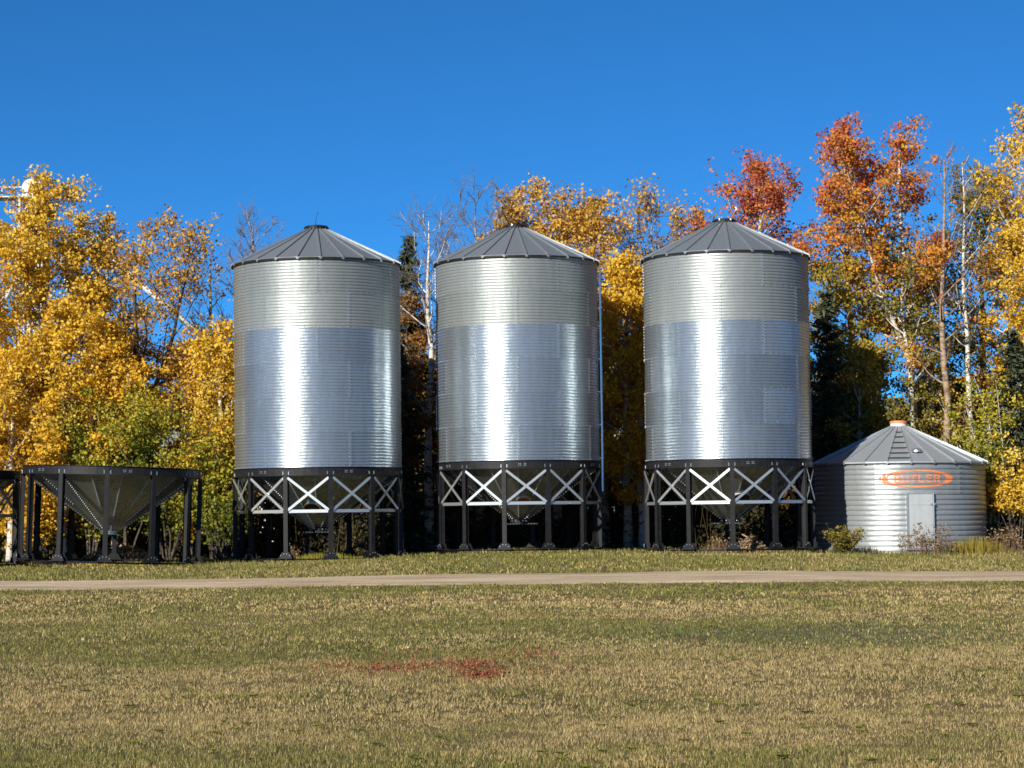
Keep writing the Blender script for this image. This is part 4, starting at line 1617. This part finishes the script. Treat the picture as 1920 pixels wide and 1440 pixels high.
def blades(rg, X, Y, h, w, lean=0.55, zoff=0):
    n = len(X)
    Z = gz(X, Y) + zoff - 0.006
    a = rg.uniform(0, 2 * PI, n)
    b = rg.uniform(0, 2 * PI, n)
    l = rg.uniform(0.1, 1.0, n) * lean * h
    s = np.stack([np.cos(a), np.sin(a), 0 * a], -1) * (w / 2)[:, None]
    base = np.stack([X, Y, Z], -1)
    tip = base + np.stack([np.cos(b) * l, np.sin(b) * l, h], -1)
    V = np.stack([base - s, base + s, tip], 1).reshape(-1, 3)
    return V


def grass_field(name, seed, zones, m):
    rg = np.random.default_rng(seed)
    B = MB()
    cols = []
    for (y0, y1, dens, h, w, ok) in zones:
        hw = lambda y: 0.24 * y + (3.0 if y0 < 28 else 6.0)
        area = (hw(y0) + hw(y1)) * (y1 - y0)
        n = int(area * dens)
        Y = rg.uniform(y0, y1, n)
        X = rg.uniform(-1, 1, n) * hw(y1)
        keep = np.abs(X) < hw(Y)
        X, Y = X[keep], Y[keep]
        # tufts: pull blades together
        nt_ = max(1, len(X) // 9)
        own = rg.integers(0, nt_, len(X))
        own[:nt_] = np.arange(nt_)
        loose = rg.random(len(X)) < 0.3
        sp = 0.028 if y0 < 28 else 0.045
        X = np.where(loose, X, X[own] + rg.normal(0, sp, len(X)))
        Y = np.where(loose, Y, Y[own] + rg.normal(0, sp, len(Y)))
        if ok:
            k = ok(X, Y)
            X, Y = X[k], Y[k]
        n = len(X)
        tuft = 0.6 + 0.8 * N2(X * 3 + 40, Y * 3 + 40, 1.0, 2)
        hh = h * rg.uniform(0.5, 1.25, n) * tuft
        V = blades(rg, X, Y, hh, w * rg.uniform(0.6, 1.3, n))
        B.add(V, np.arange(3 * n).reshape(-1, 3))
        cols.append(np.repeat(grass_colour(rg, X, Y), 3, 0))
    c = np.concatenate(cols)
    c = np.concatenate([c, np.ones((len(c), 1))], 1)
    o = B.build(name, m, None, False, {'blade_colour': ('FLOAT_COLOR', c)})
    return tag(o, kind='stuff')


BM = blade_mat()
off_road = lambda X, Y: (Y < road_edge(X, False) - 0.05 + 0.9 * N3(X * 9 + 200, Y * 9, 2.0, 2) ** 2) | (Y > road_edge(X, True) + 0.05 - 0.9 * N3(X * 9 + 200, Y * 9, 2.0, 2) ** 2)
grass_field('lawn_grass', 501, [(12.5, 19, 3100, 0.032, 0.0062, None), (19, 28, 1400, 0.036, 0.0092, None), (28, 40, 540, 0.042, 0.016, None),
                                (40, 54.5, 220, 0.05, 0.028, off_road)], BM)
grass_field('verge_grass', 502, [(57.5, 72, 170, 0.075, 0.032, off_road), (72, 80, 60, 0.10, 0.032, None)], BM)


def fallen():
    rg = np.random.default_rng(601)
    pts = []
    n = 650
    Y = rg.uniform(59.5, 72.5, n)
    X = rg.uniform(-18, 18, n)
    pts.append(np.stack([X, Y], -1))
    n = 160
    pts.append(np.stack([rg.uniform(-13, 13, n), rg.uniform(44, 53, n)], -1))
    n = 50
    pts.append(np.stack([rg.uniform(-9, 9, n), rg.uniform(16, 44, n)], -1))
    n = 300
    pts.append(np.stack([rg.normal(-12.3, 0.9, n), rg.normal(71.5, 0.8, n)], -1))
    P = np.concatenate(pts)
    sz = np.where(P[:, 1] > 50, 0.023, 0.014)
    C = np.stack([P[:, 0], P[:, 1], gz(P[:, 0], P[:, 1]) + np.where(P[:, 1] > 50, 0.06, 0.035)], -1)
    b, t = leaves(rg, C, sz[:, None], rg.uniform(0.5, 1.0, len(C)), 3.0)
    o = b.build('fallen_leaves', M['yellow'], None, False, {'tint': ('FLOAT', t)})
    tag(o, kind='stuff')


fallen()


def on_lawn(px, py):
    a, b = ray(px, py)
    return -a * EYE / b, -EYE / b


def red_plants():
    rg = np.random.default_rng(611)
    P = []
    for px, py, wx, wy, n in ((905, 1266, 0.13, 0.40, 420), (885, 1248, 0.12, 0.35, 260), (735, 1256, 0.2, 0.4, 170), (660, 1252, 0.3, 0.5, 90),
                              (830, 1248, 0.25, 0.4, 150), (985, 1230, 0.25, 0.5, 110), (1020, 1262, 0.2, 0.4, 60), (800, 1236, 0.5, 1.2, 110)):
        x, y = on_lawn(px, py)
        P.append(np.stack([rg.normal(x, wx, n), rg.normal(y, wy, n)], -1))
    P = np.concatenate(P)
    own = rg.integers(0, len(P), len(P))
    P = np.where(rg.random(len(P))[:, None] < 0.6, P[own] + rg.normal(0, 0.03, P.shape), P)
    C = np.stack([P[:, 0], P[:, 1], gz(P[:, 0], P[:, 1]) + rg.uniform(0.012, 0.045, len(P))], -1)
    b, t = leaves(rg, C, 0.015, rg.normal(0.5, 0.25, len(C)), 1.0)
    tag(b.build('red_ground_plants', M['sorrel'], None, False, {'tint': ('FLOAT', t)}), kind='stuff')


red_plants()


def lawn_weeds():
    rg = np.random.default_rng(612)
    n = 420
    Y = 13 + 36 * rg.random(n) ** 1.3
    X = rg.uniform(-1, 1, n) * (0.24 * Y + 1)
    b = MB()
    tint = []
    for x, y in zip(X, Y):
        z = float(gz(x, y))
        m = rg.integers(5, 9)
        r = rg.uniform(0.025, 0.055)
        a = rg.uniform(0, 6.28) + np.arange(m) * 2 * PI / m + rg.normal(0, 0.2, m)
        L = r * rg.uniform(0.7, 1.2, m)
        d = np.stack([np.cos(a), np.sin(a), 0 * a], -1)
        q = np.stack([-np.sin(a), np.cos(a), 0 * a], -1)
        c = np.array([x, y, z + 0.012])
        up_ = np.array([0, 0, 1.0])
        V = np.stack([c + 0 * d, c + d * L[:, None] * .6 + q * L[:, None] * .28 + up_ * .018, c + d * L[:, None] + up_ * .012, c + d * L[:, None] * .6 - q * L[:, None] * .28 + up_ * .018], 1).reshape(-1, 3)
        b.add(V, np.arange(4 * m).reshape(-1, 4))
        tint.append(np.full(4 * m, rg.uniform(0.2, 0.75)))
    tag(b.build('lawn_weeds', M['green'], None, False, {'tint': ('FLOAT', np.concatenate(tint))}), kind='stuff')


lawn_weeds()
